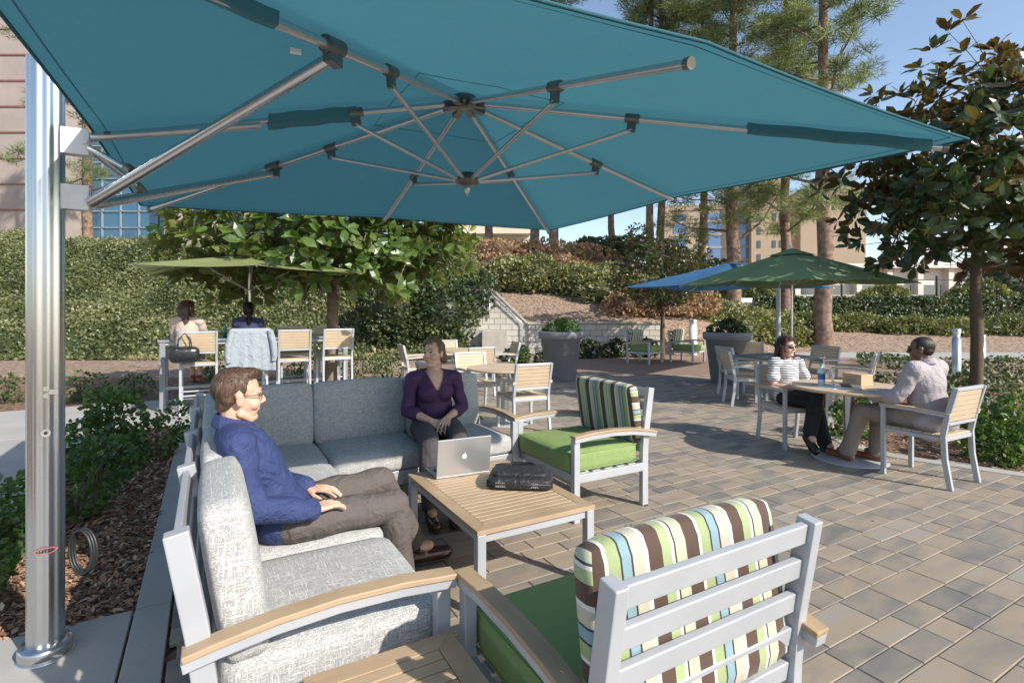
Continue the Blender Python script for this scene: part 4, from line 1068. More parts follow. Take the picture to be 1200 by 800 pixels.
cA = W(2.60, 3.45); chairA = empty('lounge_armchair', cA, TH+R(90), 'armchair with bright green seat and striped back beyond the coffee table', 'armchair', GA); armchair_parts(chairA)
cB = W(1.165, 1.325); copy_tree(chairA, loc=cB, rz=TH, label='nearest armchair seen from behind its silver slats and striped cushion')
c_ = Vector((3.75, 15.0, 0)); copy_tree(chairA, loc=c_, rz=R(180+48), label='left one of two far green armchairs before the block wall')
c_ = Vector((5.05, 15.3, 0)); copy_tree(chairA, loc=c_, rz=R(180+48), label='right one of two far green armchairs beside the small tree')

# ------------------------------------------------------------------ sectional sofa (drawn in paving coordinates)
so_c = W(.7, 3.9); sofa = empty('sectional_sofa', so_c, TH, 'large L shaped sofa with grey heathered cushions and silver frame', 'sofa')
T0 = Matrix.Translation((-.7, -3.9, 0)); fr = M['frame']
a0, a1, b0, b1, aR = .0, .70, 1.72, 4.50, 2.20; bF = 3.82
mb = MB(T0)
def rail(x0, y0, x1, y1, z=.295, h=.07, t=.03): mb.box(((x0+x1)/2, (y0+y1)/2, z), (max(abs(x1-x0), t), max(abs(y1-y0), t), h))
rail(a1, b0, a1, bF); rail(a1, bF, aR, bF); rail(a0, b0, a0, b1); rail(a0, b1, aR, b1); rail(a0, b0, a1, b0); rail(aR, bF, aR, b1)
rail(.03, 2.46, .67, 2.46); rail(.03, 3.14, .67, 3.14); rail(.71, 3.85, .71, 4.47); rail(1.44, 3.85, 1.44, 4.47)
for k in range(22): mb.box((.35, b0+.06+k*.128, .325), (.66, .07, .014))
for k in range(11): mb.box((.78+k*.135, 4.16, .325), (.07, .64, .014))
mb.build('seat_frame', fr, sofa, bevel=.003)
for x, y in ((a1,b0),(a1,2.46),(a1,3.14),(aR,bF),(1.44,bF),(.74,bF)):
    h = .59 if (x, y) in ((a1,b0),(aR,bF)) else .27
    MB(T0).box((x, y, h/2), (.05, .048, h)).build('leg', fr, sofa, bevel=.004)
def post_b(y):   # leaning post of the left wing
    MB(T0).ribbon([(a0,0),(a0,.34),(-.01,.46),(-.03,.62),(-.08,.905)], y, .05, .062, 'y').build('leg', fr, sofa, bevel=.004)
for y in (1.735, 2.46, 3.14, 3.86): post_b(y)
def post_a(x):
    MB(T0).ribbon([(b1,0),(b1,.34),(b1+.01,.46),(b1+.03,.62),(b1+.08,.905)], x, .05, .062, 'x').build('leg', fr, sofa, bevel=.004)
for x in (.74, 1.44, 2.185): post_a(x)
MB(T0).box((-.06,b1+.06,.45),(.05,.05,.9)).build('leg', fr, sofa, bevel=.004)
mb = MB(T0)
for k in range(5):
    z = .86-.108*k; dx = (.03+(z-.62)*.175) if z > .62 else max(.0, .01+(z-.46)*.125)
    mb.box((-dx, (1.76+4.5)/2, z), (.022, 4.5-1.76, .062), M=Matrix.Rotation(R(-13), 4, 'Y'))
    mb.box((aR/2, b1+dx, z), (aR-.06, .022, .062), M=Matrix.Rotation(R(-13), 4, 'X'))
mb.build('back_slats', fr, sofa, bevel=.004)
# arms
apath = lambda s: [(s*.385,.585),(s*.2,.602),(0,.606),(s*-.18,.594),(s*-.33,.572),(s*-.415,.556)]
up24 = lambda P_: [(p[0], p[1]+.024) for p in P_]
TA = T0 @ Matrix.Translation((.35, 0, 0))
ar = MB(TA).ribbon(apath(1), b0-.025, .05, .034, 'y').build('arm_rail', fr, sofa, bevel=.003)
MB(TA).ribbon(up24(apath(1)), b0-.025, .066, .020, 'y').build('armrest', M['teak_x'], ar, bevel=.004)
TB = T0 @ Matrix.Translation((0, 4.18, 0))
ar = MB(TB).ribbon(apath(-1), aR+.02, .05, .034, 'x').build('arm_rail', fr, sofa, bevel=.003)
MB(TB).ribbon(up24(apath(-1)), aR+.02, .062, .020, 'x').build('armrest', M['teak_y'], ar, bevel=.004)
def cush(c, d, nm, r=.045, puff=.014, thin=2, Mx_=None, lab=None):
    o = MB(T0).cushion(c, d, r, puff, thin, M=Mx_).build(nm, M['linen'], sofa, weld=True); return tag(o, lab)
for y0, y1 in ((1.765, 2.45), (2.455, 3.135), (3.14, 3.80)): cush((.375, (y0+y1)/2, .405), (.70, y1-y0, .15), 'seat_cushion')
cush((.375, 4.14, .405), (.70, .66, .15), 'seat_cushion')
for x0, x1 in ((.735,1.455),(1.46,2.175)): cush(((x0+x1)/2, 4.14, .405), (x1-x0, .70, .15), 'seat_cushion')
tilt_l = Matrix.Rotation(R(-9), 4, 'Y'); tilt_b = Matrix.Rotation(R(-9), 4, 'X')
for y0, y1 in ((1.77, 2.40), (2.405, 3.06), (3.065, 3.72)): cush((.07, (y0+y1)/2, .70), (.13, y1-y0, .49), 'back_cushion', .036, .014, 0, tilt_l)
cush((.07, 4.02, .70), (.13, .58, .49), 'back_cushion', .036, .012, 0, tilt_l)
for x0, x1 in ((.12,.71),(.715,1.445),(1.45,2.15)): cush(((x0+x1)/2, 4.445, .69), (x1-x0, .15, .49), 'back_cushion', .042, .014, 1, tilt_b)

# ------------------------------------------------------------------ slatted coffee and side tables
def slat_table(name, a0, a1, b0, b1, h, label, n, cat='coffee table'):
    c = W((a0+a1)/2, (b0+b1)/2); e = empty(name, c, TH, label, cat); wx, wy = a1-a0, b1-b0; t = .024; bw = .07; zt = h-t/2
    mb = MB(); X, Y = wx/2, wy/2
    for P_ in ([(-X,-Y),(X,-Y),(X-bw,-Y+bw),(-X+bw,-Y+bw)], [(X,Y),(-X,Y),(-X+bw,Y-bw),(X-bw,Y-bw)]): MB().prism(P_, h-t, h).build('border_board', M['teak_x'], e, bevel=.0015)
    for P_ in ([(-X,Y),(-X,-Y),(-X+bw,-Y+bw),(-X+bw,Y-bw)], [(X,-Y),(X,Y),(X-bw,Y-bw),(X-bw,-Y+bw)]): MB().prism(P_, h-t-.0005, h-.0005).build('border_board', M['teak_y'], e, bevel=.0015)
    mb = MB(); L_ = wy-2*bw; p = L_/n
    for k in range(n): mb.box((0, -Y+bw+p*(k+.5), h-t/2-.001), (wx-2*bw-.004, p-.006, t))
    mb.build('top_slats', M['teak_x'], e, bevel=.0025)
    mb = MB(); z = h-t-.024; s_ = .006
    for sy in (-1,1): mb.box((0, sy*(Y-.03), z), (wx-.1, .022, .045))
    for sx in (-1,1): mb.box((sx*(X-.03), 0, z), (.022, wy-.1, .045))
    mb.box((0,0,z+.01),(wx-.1,.06,.02))
    mb.build('apron', M['frame'], e, bevel=.003)
    for sx in (-1,1):
        for sy in (-1,1): MB().box((sx*(X-.028), sy*(Y-.028), (h-t)/2), (.048,.048,h-t-.001)).build('leg', M['frame'], e, bevel=.004)
    return e
slat_table('coffee_table', 1.14, 1.87, 2.34, 3.39, .43, 'rectangular slatted teak coffee table holding a laptop and black bag', 19)
slat_table('side_table', .235, .70, 1.05, 1.64, .45, 'small slatted teak side table wedged between sofa arm and nearest armchair', 9, 'side table')

# ------------------------------------------------------------------ dining chairs
def dining_parts(e, sh=.45, back_top=.86, arms=True, wd=.235):
    fr = M['frame']; dz = sh-.45; br = .0175
    for s_ in (-1, 1):
        MB().box((s_*wd,.235,(sh+(.19 if arms else -.01))/2),(.035,.038,sh+(.19 if arms else -.01))).build('leg', fr, e, bevel=.004)
        MB().ribbon([(-.285,0),(-.245,.25+dz*.6),(-.235,.45+dz),(-.265,.62+dz),(-.325,back_top)], s_*wd, .032, .042).build('leg', fr, e, bevel=.004)
        if arms:
            ar = MB().ribbon([(.255,.632+dz),(.0,.636+dz),(-.29,.618+dz)], s_*(wd+.012), .04, .022).build('arm_rail', fr, e, bevel=.003)
            MB().ribbon([(.26,.650+dz),(.0,.654+dz),(-.295,.636+dz)], s_*(wd+.012), .048, .014).build('armrest', M['polywood'], ar, bevel=.003)
    mb = MB()
    for y in (.235,-.235): mb.box((0,y,sh-.035),(2*wd-.03,.026,.035))
    for s_ in (-1,1): mb.box((s_*wd,0,sh-.035),(.024,.44,.035))
    mb.build('seat_frame', fr, e, bevel=.003); mb = MB()
    if not arms:
        mb.box((0,.235,.28),(2*wd-.03,.022,.022)); mb.box((0,-.255,.28),(2*wd-.03,.022,.022))
        for s_ in (-1,1): mb.box((s_*wd,0,.295),(.022,.50,.020))
        mb.build('foot_rail', fr, e, bevel=.003)
    mb = MB()
    for k in range(6): mb.box((0,-.2+.083*k,sh-.008),(2*wd+.0,.076,.016))
    mb.build('seat_slats', M['polywood'], e, bevel=.002)
    mb = MB(); nb = 6; z0 = back_top-.30
    mb.box((0,-.325+.006,back_top-.012),(2*wd-.03,.028,.03)); mb.build('back_rail', fr, e, bevel=.003); MB().box((0,-.262,z0-.01),(2*wd-.03,.026,.026)).build('back_rail', fr, e, bevel=.003)
    mb = MB()
    for k in range(nb):
        z = z0+.03+.0435*k; y = -.262-(z-z0)*.205; mb.box((0,y,z),(2*wd-.034,.016,.040), M=Matrix.Rotation(R(12), 4, 'X'))
    mb.build('back_slats', M['polywood'], e, bevel=.002)
GD = 'slatted wood and aluminium dining chairs'
def face(dx, dy): return math.atan2(-dx, dy)
d0 = empty('dining_chair', (3.15,5.975,0), R(186), 'slatted dining chair under the woman in sunglasses', 'chair', GD); dining_parts(d0)
def dchair(x, y, rz, lab): return copy_tree(d0, loc=(x, y, 0), rz=rz, label=lab)
dchair(3.748, 4.803, face(-.46,.89), 'slatted dining chair under the suited man')
dchair(.135, 6.71, face(-.42,.91), 'empty dining chair with its back to us at the near round table')
dchair(-.50, 7.82, face(.45,-.89), 'empty dining chair facing us across the near round table')
dchair(-.80, 6.62, face(.86,.5), 'empty dining chair just behind the sofa back and purple woman')
dchair(-.62, 9.45, face(-.35,.94), 'empty dining chair with its back to us at the far round table')
dchair(-.22, 10.6, face(-.95,-.3), 'shaded dining chair side on, right of the far round table')
dchair(-1.30, 11.0, face(.35,-.93), 'empty dining chair on the far side of far round table')
dchair(-1.75, 9.9, face(.9,.4), 'empty dining chair left of the far round table')
dchair(3.72, 8.45, face(.95,-.1), 'dining chair with brown back left of the grey table near the planter')
dchair(4.02, 9.35, face(.97,.2), 'dining chair tucked behind the brown backed one by the planter')
dchair(4.72, 10.35, face(-.2,-.97), 'far dining chair beyond the grey table by the planter')
dchair(5.35, 9.35, face(-.85,-.5), 'brown slatted dining chair behind the water bottle')
dchair(5.15, 8.05, face(-.75,.65), 'dining chair half hidden behind the open laptop')
# round tables
def ring_slats(r, t, z, n, gap=.004):
    mb = MB(); step = 2*r/n
    for k in range(n):
        x0 = -r+step*k+gap/2; x1 = x0+step-gap
        def hh(x): return math.sqrt(max(0, r*r-x*x))
        xsn = np.linspace(x0, x1, 5); P_ = [(x, hh(x)) for x in xsn]+[(x, -hh(x)) for x in xsn[::-1]]
        if min(abs(p[1]) for p in P_) < .002: P_ = [p for i_, p in enumerate(P_) if abs(p[1]) > .002 or i_ in (0, 9)]
        if len(P_) >= 3: mb.prism([(p[1], p[0]) for p in P_][::-1], z-t, z)
    return mb
def round_table(x, y, r, rz, label, rb=.30):
    e = empty('round_table', (x, y, 0), rz, label, 'table', 'round pedestal dining tables')
    ring_slats(r-.012, .02, .74, 12).build('table_top', M['polywood'], e)
    MB().lathe([(r-.0115,.712),(r,.712),(r+.004,.73),(r,.7385),(r-.0115,.7385),(r-.0115,.712)], n=64).build('rim', M['polywood'], e)
    MB().lathe([(.05,.712),(r*.75,.708),(r*.75,.7),(.05,.69)], n=32).build('support_plate', M['frame'], e)
    MB().lathe([(.055,.02),(.055,.70)], n=28).build('column', M['silver'], e)
    MB().lathe([(rb,0),(rb+.005,.006),(rb,.012),(rb*.5,.02),(.06,.026),(.055,.026)], n=48).build('base', M['frame'], e)
round_table(3.42, 5.38, .54, .3, 'round slatted table between the sunglasses woman and suited man', .335)
round_table(-.10, 7.12, .50, .5, 'round slatted table just behind the purple woman', .33)
round_table(-.98, 10.25, .50, .5, 'farther round slatted table near the hedge')
# grey square table under the green umbrella
e = empty('square_table', (4.45, 8.85, 0), TH, 'grey square dining table under the dark green parasol', 'table')
M['slate'] = plain('slate_grey_top', (.16,.17,.19), .45, 0, .05); M['slat_grey'] = plain('grey_faux_wood', (.22,.23,.25), .5, 0, .08)
MB().box((0,0,.725),(1.0,1.0,.03)).build('table_top', M['slate'], e, bevel=.006)
mb = MB(); [mb.box((s*.46,0,.69),(.03,.9,.04)) or mb.box((0,s*.46,.69),(.9,.03,.04)) for s in (-1,1)]; mb.build('apron', M['frame'], e)
for sx in (-1,1):
    for sy in (-1,1): MB().box((sx*.46,sy*.46,.353),(.045,.045,.706)).build('leg', M['frame'], e, bevel=.004)
# bar table and bar chairs
e = empty('bar_table', W(.72, 9.72), TH, 'long tall grey bar table where two women sit', 'bar table')
mb = MB(); n = 7
for k in range(n): mb.box((0,-.33+.11*k,1.045),(2.75,.103,.03))
mb.build('table_top', M['slat_grey'], e, bevel=.003)
mb = MB(); [mb.box((0,s*.33,1.005),(2.66,.03,.05)) for s in (-1,1)]; [mb.box((s*1.3,0,1.005),(.03,.66,.05)) for s in (-1,0,1)]; mb.box((0,0,.3),(2.6,.04,.04)); mb.build('apron', M['frame'], e)
for sx in (-1,1):
    for sy in (-1,1): MB().box((sx*1.32,sy*.33,.515),(.075,.07,1.03)).build('leg', M['slat_grey'], e, bevel=.004)
GB = 'tall slatted bar chairs at the bar table'
bc0 = empty('bar_chair', W(-.13, 9.12), TH, 'bar chair with black handbag hanging from its back', 'bar chair', GB); dining_parts(bc0, .75, 1.20, False, .225)
for i, (a, lab) in enumerate([(.53,'bar chair draped with a grey jacket'),(1.17,'empty bar chair directly right of the grey draped jacket'),(1.80,'empty bar chair crossed by the magnolia trunk')]):
    copy_tree(bc0, loc=W(a, 9.10), rz=TH+R([2,-3,2][i]), label=lab)
for i, (a, lab) in enumerate([(.62,'far side bar chair seen between the two seated women'),(1.32,'far side bar chair behind the one right of the jacket'),(1.95,'far side bar chair behind the magnolia trunk')]):
    copy_tree(bc0, loc=W(a, 10.25), rz=TH+R(180), label=lab)

# ------------------------------------------------------------------ planters
def planter(x, y, lab, seed):
    e = empty('planter', (x, y, 0), 0, lab, 'planter', 'big round grey planters')
    MB().lathe([(.30,0),(.32,.02),(.425,.88),(.455,.885),(.475,.90),(.485,1.02),(.475,1.04),(.43,1.045),(.42,1.0),(.41,.96)], n=64).build('pot', M['planter'], e)
    MB().lathe([(.001,.965),(.42,.96)], n=32).build('soil', M['mulch'], e)
    r_ = np.random.default_rng(seed)
    bush('potted_shrub', (x, y, .94), [((-.1,0,.1),(.28,.28,.2)),((.14,.05,.12),(.24,.26,.2)),((0,-.05,.22),(.16,.16,.14))], 1500, .06, 'hedge_dark' if seed == 1 else 'bush', 'bushy plant growing in the %s grey planter' % ('left' if seed == 2 else 'right'), cat='plant', group='plants in the grey planters', seed=200+seed, core=False)
planter(1.05, 11.4, 'big grey round planter left, before the hillside stair', 2)
planter(4.46, 11.0, 'big grey round planter right, in shade by the green parasol', 1)

# ------------------------------------------------------------------ things on the tables
M['alu'] = plain('brushed_laptop_aluminium', (.50,.50,.51), .32, .7, .02)
M['screen'] = plain('dark_screen', (.02,.02,.025), .12)
M['emblem'] = plain('white_emblem', (.85,.87,.9), .3)
def apple_poly(n=30):
    P_ = []
    for k in range(n):
        t = 2*math.pi*k/n; r = 1-.13*math.exp(-((t-math.pi/2)/.35)**2)-.07*math.exp(-((t-3*math.pi/2)/.25)**2)
        x, y = r*math.cos(t)*.92, r*math.sin(t); P_.append((x, y))
    out = []
    for x, y in P_:
        dx, dy = x-1.12, y-.12; d = math.hypot(dx, dy)
        if d < .42: x, y = 1.12+dx/d*.42, .12+dy/d*.42
        out.append((x, y))
    return out
def laptop(name, loc, rz, wd, dp, hh, open_, label, emblem=True):
    e = empty(name, loc, rz, label, 'laptop')       # hinge edge at the origin, base reaches +y
    MB().box((0,dp/2,.007),(wd,dp,.014)).build('base', M['alu'], e, bevel=.004)
    MB().box((0,dp/2-.01,.0148),(wd*.86,dp*.42,.0012)).build('keyboard', M['black'], e)
    Rt = Matrix.Translation((0,0,.013)) @ Matrix.Rotation(open_, 4, 'X')
    MB(Rt).box((0,0,hh/2),(wd,.008,hh)).build('lid', M['alu'], e, bevel=.003)
    MB(Rt).box((0,.0046,hh/2),(wd-.025,.001,hh-.025)).build('screen', M['screen'], e)
    if emblem:
        mm = Rt @ Matrix.Translation((0,-.0045,hh*.5)) @ Matrix(((1,0,0,0),(0,0,-1,0),(0,1,0,0),(0,0,0,1)))
        s_ = .0165; P_ = [(-x*-s_, y*s_) for x, y in apple_poly()]
        mb = MB(); mb.prism(P_, 0, .0012, M=mm); mb.prism([(0.001+s_*.30*math.cos(t)*.45+.003, s_*1.28+s_*.33*math.sin(t)+.45*.3*s_*math.cos(t)) for t in np.linspace(0, 6.28, 13)[:-1]], 0, .0012, M=mm)
        mb.build('emblem', M['emblem'], e)
    return e
lp = Vector(((-.4766-.159)/2, (3.395+3.54)/2, .431)); laptop('laptop', lp, R(24.6), .365, .25, .245, R(8), 'silver laptop with white fruit emblem open on the coffee table')
# black laptop bag
M['nylon'] = cloth('black_nylon', (.022,.022,.026), .55, .3, .5, 12, 200); M['greymark'] = plain('worn_grey_print', (.30,.29,.28), .6)
e = empty('laptop_bag', (.055, 3.31, .431), R(-5), 'black nylon laptop bag lying flat on the coffee table', 'bag')
MB().cushion((0,0,.036),(.385,.27,.07), .025, .004).build('body', M['nylon'], e, weld=True)
MB().cushion((-.005,.01,.078),(.33,.215,.035), .017, .008).build('top_pocket', M['nylon'], e, weld=True)
mb = MB(); P_ = [(-.19,-.138,.04),(.19,-.138,.04),(.196,-.12,.042),(.196,.12,.042)]; mb.tube(P_, .004, 6); mb.build('zip', M['black'], e)
MB().tube([(-.08,.06,.095),(-.06,.075,.108),(.06,.08,.11),(.09,.06,.098)], .008, 8).build('handle', M['black'], e)
for x in (-.115, .085):
    mb = MB()
    for r_i in range(2):
        for k in range(5):
            mb.box((x-.024+.012*k, -.1385, .045-.018*r_i), (.008 if k % 2 else .005, .003, .012), rz=0)
            mb.box((x-.022+.012*k, -.1385, .045-.018*r_i+(.004 if k % 2 else -.004)), (.010, .003, .003))
    mb.build('printed_mark', M['greymark'], e)
for x in (-.195,.195): MB().ribbon([(-.10,.055),(-.12,.03),(-.10,.012)], x, .01, .006).build('strap', M['black'], e)
# navy bag under the table
M['denim'] = cloth('navy_fabric', (.035,.06,.13), .8, .3, .6, 18)
p = W(1.02, 3.52); e = empty('tote_bag', p, TH, 'navy blue tote bag on the paving beside the coffee table leg', 'bag')
MB().cushion((0,0,.13),(.14,.26,.26), .05, .02, 0).build('body', M['denim'], e, weld=True)
for s_ in (-.03,.03): MB().tube([(s_,-.07,.24),(s_,-.06,.33),(s_,.0,.36),(s_,.06,.33),(s_,.07,.24)], .006, 6).build('handle', M['denim'], e)
# right table: bottle, laptop, carton, papers
M['pet'] = glassmat('clear_plastic', (.55,.66,.68), .08); M['bluelabel'] = plain('blue_label', (.04,.16,.42), .5); M['greencap'] = plain('green_cap', (.05,.35,.2), .5)
e = empty('water_bottle', (3.16, 5.42, .741), 0, 'clear water bottle with blue label and green cap', 'bottle')
MB().lathe([(.030,0),(.034,.008),(.034,.06),(.0325,.065),(.0325,.12),(.034,.125),(.033,.15),(.014,.19),(.013,.20)], n=24).build('body', M['pet'], e)
MB().lathe([(.0334,.062),(.0338,.064),(.0338,.121),(.0334,.123)], n=24).build('label', M['bluelabel'], e); MB().lathe([(.015,.20),(.015,.218),(.013,.22)], n=16).build('cap', M['greencap'], e)
laptop('laptop', (3.25, 5.36, .741), R(-117), .32, .225, .21, R(12), 'small open laptop on the round table facing the suited man', False)
M['card'] = plain('kraft_cardboard', (.50,.37,.23), .85, 0, .05, 10)
e = empty('cardboard_carton', (3.56, 5.47, .741), R(-75), 'closed kraft cardboard carton on the round table', 'box')
MB().box((0,0,.058),(.22,.15,.116)).build('body', M['card'], e, bevel=.002); MB().box((0,0,.1168),(.216,.004,.0012)).build('seam', M['joint'], e)
mb = MB()
for k in range(6): mb.box((-.06+.018*k,-.0755,.055),(.011,.001,.014))
mb.build('printed_mark', plain('brown_print', (.30,.21,.13), .8), e)
M['paper'] = plain('white_paper', (.78,.78,.78), .7, 0, .02)
mb = MB(); mb.box((0,0,.002),(.30,.21,.003), rz=.4); mb.box((.06,-.02,.005),(.30,.21,.002), rz=.15); mb.build('paper_sheets', M['paper'], label='loose white papers under the water bottle side of the laptop', cat='papers').location = (3.22, 5.30, .741)
M['bottle_g'] = glassmat('green_glass', (.02,.22,.12), .1)
for i, (a, b, lab) in enumerate([(.22,9.75,'dark green bottle on the bar table between the women'),(.34,9.95,'second green bottle beside the jacketed chair')]):
    o = MB().lathe([(.03,0),(.034,.01),(.034,.13),(.014,.19),(.013,.22),(.015,.225),(.012,.23)], n=16).build('glass_bottle', M['bottle_g'], label=lab, cat='bottle'); o.location = W(a, b, 1.061)
# handbag hanging on bar chair
M['leather'] = plain('black_leather', (.018,.018,.022), .28, 0, .3, 20, .5, 25)
hb = W(-.13, 9.12)-V*.37-U*.17; e = empty('handbag', (hb.x, hb.y, .76), TH, 'shiny black leather handbag hanging on the first bar chair', 'handbag')
MB().cushion((0,-.02,.12),(.36,.13,.22), .06, .02, 1).build('body', M['leather'], e, weld=True)
for s_ in (-.05,.03): MB().tube([(-.09,s_,.2),(-.07,s_,.34),(-.0,s_+.02,.42),(.07,s_,.34),(.09,s_,.2)], .008, 7).build('strap', M['leather'], e)
for x in (-.09,.09): MB().lathe([(.012,-.004),(.014,0),(.012,.004)], (x,-.092,.19), 12, M=Matrix.Rotation(R(90), 4, 'X')).build('buckle', M['polish'], e)
# jacket draped over the second bar chair
M['greycloth'] = cloth('grey_knit', (.30,.34,.38), .9, .15, .8, 10)
jc = W(.53, 9.10); e = empty('draped_jacket', jc, TH+R(2), 'light grey jacket draped over a bar chair back', 'jacket')
def drape():
    vs = []; fs = []; n, m_ = 20, 22
    for side_ in (0, 1):
        for i in range(n+1):
            for j in range(m_+1):
                x = -.27+.54*j/m_; t = i/n
                z = 1.235-t*(.62 if side_ == 0 else .25)
                fl = 1+.22*t+(.06*math.sin(t*3))
                y = (-.36-.02*math.sin(x*22+t*2)*t-.012*math.sin(x*55)*t-.01) if side_ == 0 else (-.30)
                if t < .05: y = -.34; 
                vs.append((x*fl*(1-.06*(t < .05)), y, z-.02*abs(math.sin(x*7))*t))
        o = side_*(n+1)*(m_+1)
        for i in range(n):
            for j in range(m_): c = o+i*(m_+1)+j; fs.append((c, c+1, c+m_+2, c+m_+1))
    k = (n+1)*(m_+1)
    for j in range(m_): fs.append((j, j+1, k+j+1, k+j))
    return MB().add(vs, fs, True)
o = drape().build('body', M['greycloth'], e); s_ = o.modifiers.new('thick', 'SOLIDIFY'); s_.thickness = .012
for s_ in (-1, 1): MB().tube([(s_*.25,-.37,1.20),(s_*.30,-.38,1.0),(s_*.315,-.39,.82),(s_*.30,-.385,.74)], [.045,.05,.042,.036], 10).build('sleeve', M['greycloth'], e)

# ------------------------------------------------------------------ people
def skinmat(name, col, r=.5):
    m, nt, b, l = newmat(name)
    f = noise(nt, coords(nt), 25, 4)
    l.new(ramp(nt, f, [(.3, tuple(c*x for c, x in zip(col, (.93,.86,.84)))), (.7, col)]), b.inputs['Base Color'])
    b.inputs['Roughness'].default_value = r; b.inputs['Subsurface Weight'].default_value = .12; b.inputs['Subsurface Radius'].default_value = (.02,.008,.004); b.inputs['Subsurface Scale'].default_value = .5
    bump(nt, b, noise(nt, coords(nt), 220, 2), .05, .002)
    return m
def hairmat(name, c1, c2, sc=(160,160,14)):
    m, nt, b, l = newmat(name); f = noise(nt, coords(nt, sc), 1, 4, .6, .5)
    l.new(ramp(nt, f, [(.35, c1), (.68, c2)]), b.inputs['Base Color']); b.inputs['Roughness'].default_value = .42
    bump(nt, b, f, .8, .006); return m
M['skin'] = skinmat('fair_skin', (.60,.38,.285)); M['skin2'] = skinmat('tanned_skin', (.50,.30,.21)); M['skin3'] = skinmat('brown_skin', (.16,.085,.055), .42)
M['eye'] = plain('eye_white', (.42,.39,.37), .2, 0, .02); M['iris'] = plain('dark_iris', (.03,.022,.018), .15); M['lip'] = plain('lip', (.42,.16,.14), .4, 0, .05); M['teeth'] = plain('teeth', (.75,.72,.66), .3, 0, .02)

def cap_(mb, p, r0, q, r1, n=12):
    p = Vector(p); q = Vector(q); d = q-p; L_ = d.length; d.normalize()
    pts = []; rs = []
    for k in range(5): a = math.pi/2*k/4; pts.append(p-d*r0*math.cos(a)); rs.append(max(r0*math.sin(a), 1e-4))
    for k in range(5): a = math.pi/2*k/4; pts.append(q+d*r1*math.sin(a)); rs.append(max(r1*math.cos(a), 1e-4))
    mb.tube(pts, rs, n)
def frame_(z, x=None):
    z = Vector(z).normalized(); x = Vector(x or (1,0,0)); x = (x-z*x.dot(z)).normalized(); y = z.cross(x)
    return Matrix(((x.x,y.x,z.x,0),(x.y,y.y,z.y,0),(x.z,y.z,z.z,0),(0,0,0,1)))
def remesh(mb, vox, smooth=4, fac=.6, cut=None, disp=None):
    me = mb.mesh('tmp', []); o = bpy.data.objects.new('tmp', me); C.objects.link(o)
    m = o.modifiers.new('r', 'REMESH'); m.mode = 'VOXEL'; m.voxel_size = vox; m.adaptivity = 0; m.use_smooth_shade = True
    s_ = o.modifiers.new('s', 'SMOOTH'); s_.factor = fac; s_.iterations = smooth
    dg = bpy.context.evaluated_depsgraph_get(); r = bpy.data.meshes.new_from_object(o.evaluated_get(dg)); bpy.data.objects.remove(o); bpy.data.meshes.remove(me)
    r.materials.clear()
    if disp:
        n = len(r.vertices); co = np.empty(n*3, np.float32); r.vertices.foreach_get('co', co); co = co.reshape(-1, 3)
        no = np.array([v.normal for v in r.vertices]); co = co+no*disp(co)[:, None]; r.vertices.foreach_set('co', co.astype(np.float32).ravel()); r.update()
    if cut:
        bm = bmesh.new(); bm.from_mesh(r); dl = [v for v in bm.verts if cut(v.co)]; bmesh.ops.delete(bm, geom=dl, context='VERTS'); bm.to_mesh(r); bm.free()
    for p in r.polygons: p.use_smooth = True
    return r
def joinm(ms):
    vs = []; fs = []
    for m in ms:
        o = len(vs); vs += [tuple(v.co) for v in m.vertices]; fs += [tuple(i+o for i in p.vertices) for p in m.polygons]
    r = bpy.data.meshes.new('join'); r.from_pydata(vs, [], fs)
    for p in r.polygons: p.use_smooth = True
    for m in ms: bpy.data.meshes.remove(m)
    return r
def folds(amp, sc=16, seed=0, z0=None):
    r_ = np.random.default_rng(seed); K = r_.normal(size=(7, 3))*sc; ph = r_.random(7)*6.28
    def f(co):
        v = sum(np.sin(co@k+p+1.4*np.sin(co@K[(i+3) % 7]*.5)) for i, (k, p) in enumerate(zip(K, ph)))/7
        return amp*1.6*np.tanh(v*2.2)
    return f
def addmesh(me, name, mat, parent, **kw):
    me.name = name; me.materials.append(mat); o = bpy.data.objects.new(name, me); link(o, parent); return tag(o, **kw)

def hand(mb, wrist, d, palm, out, s=1.0, curl=.45, spread=.10):
    """d: finger direction, palm: direction the palm faces, out: thumb side"""
    d = Vector(d).normalized(); palm = Vector(palm); palm = (palm-d*palm.dot(d)).normalized(); out = Vector(out); out = (out-d*out.dot(d)-palm*out.dot(palm)).normalized()
    w0 = Vector(wrist)
    for k, off in enumerate((.030,.010,-.010,-.029)):
        kn = w0+d*(.088-.004*abs(k-1))*s+out*off*1.1*s; cap_(mb, w0+d*.012*s+out*off*.55*s, .0145*s, kn, .0105*s, 10)
        fd = (d+out*(off*5.5)).normalized(); p = kn; L3 = [(.040,.026,.020),(.045,.029,.021),(.041,.027,.020),(.032,.020,.017)][k]; a = curl*.45
        for j, l_ in enumerate(L3):
            dd = fd*math.cos(a)+palm*math.sin(a); q = p+dd*l_*s; cap_(mb, p, (.0082-.0006*j)*s, q, (.0077-.0008*j)*s, 8); p = q; a += curl*(.75 if j == 0 else .5)
    p = w0+d*.022*s+out*.026*s+palm*.004; dd = (d*.65+out*.75+palm*.25).normalized(); q = p+dd*.042*s; cap_(mb, p, .0135*s, q, .0105*s, 10)
    dd = (d*.93+out*.3+palm*.25).normalized(); q2 = q+dd*.030*s; cap_(mb, q, .0102*s, q2, .0092*s, 8); cap_(mb, q2, .0092*s, q2+(dd+palm*.2).normalized()*.022*s, .0078*s, 8)

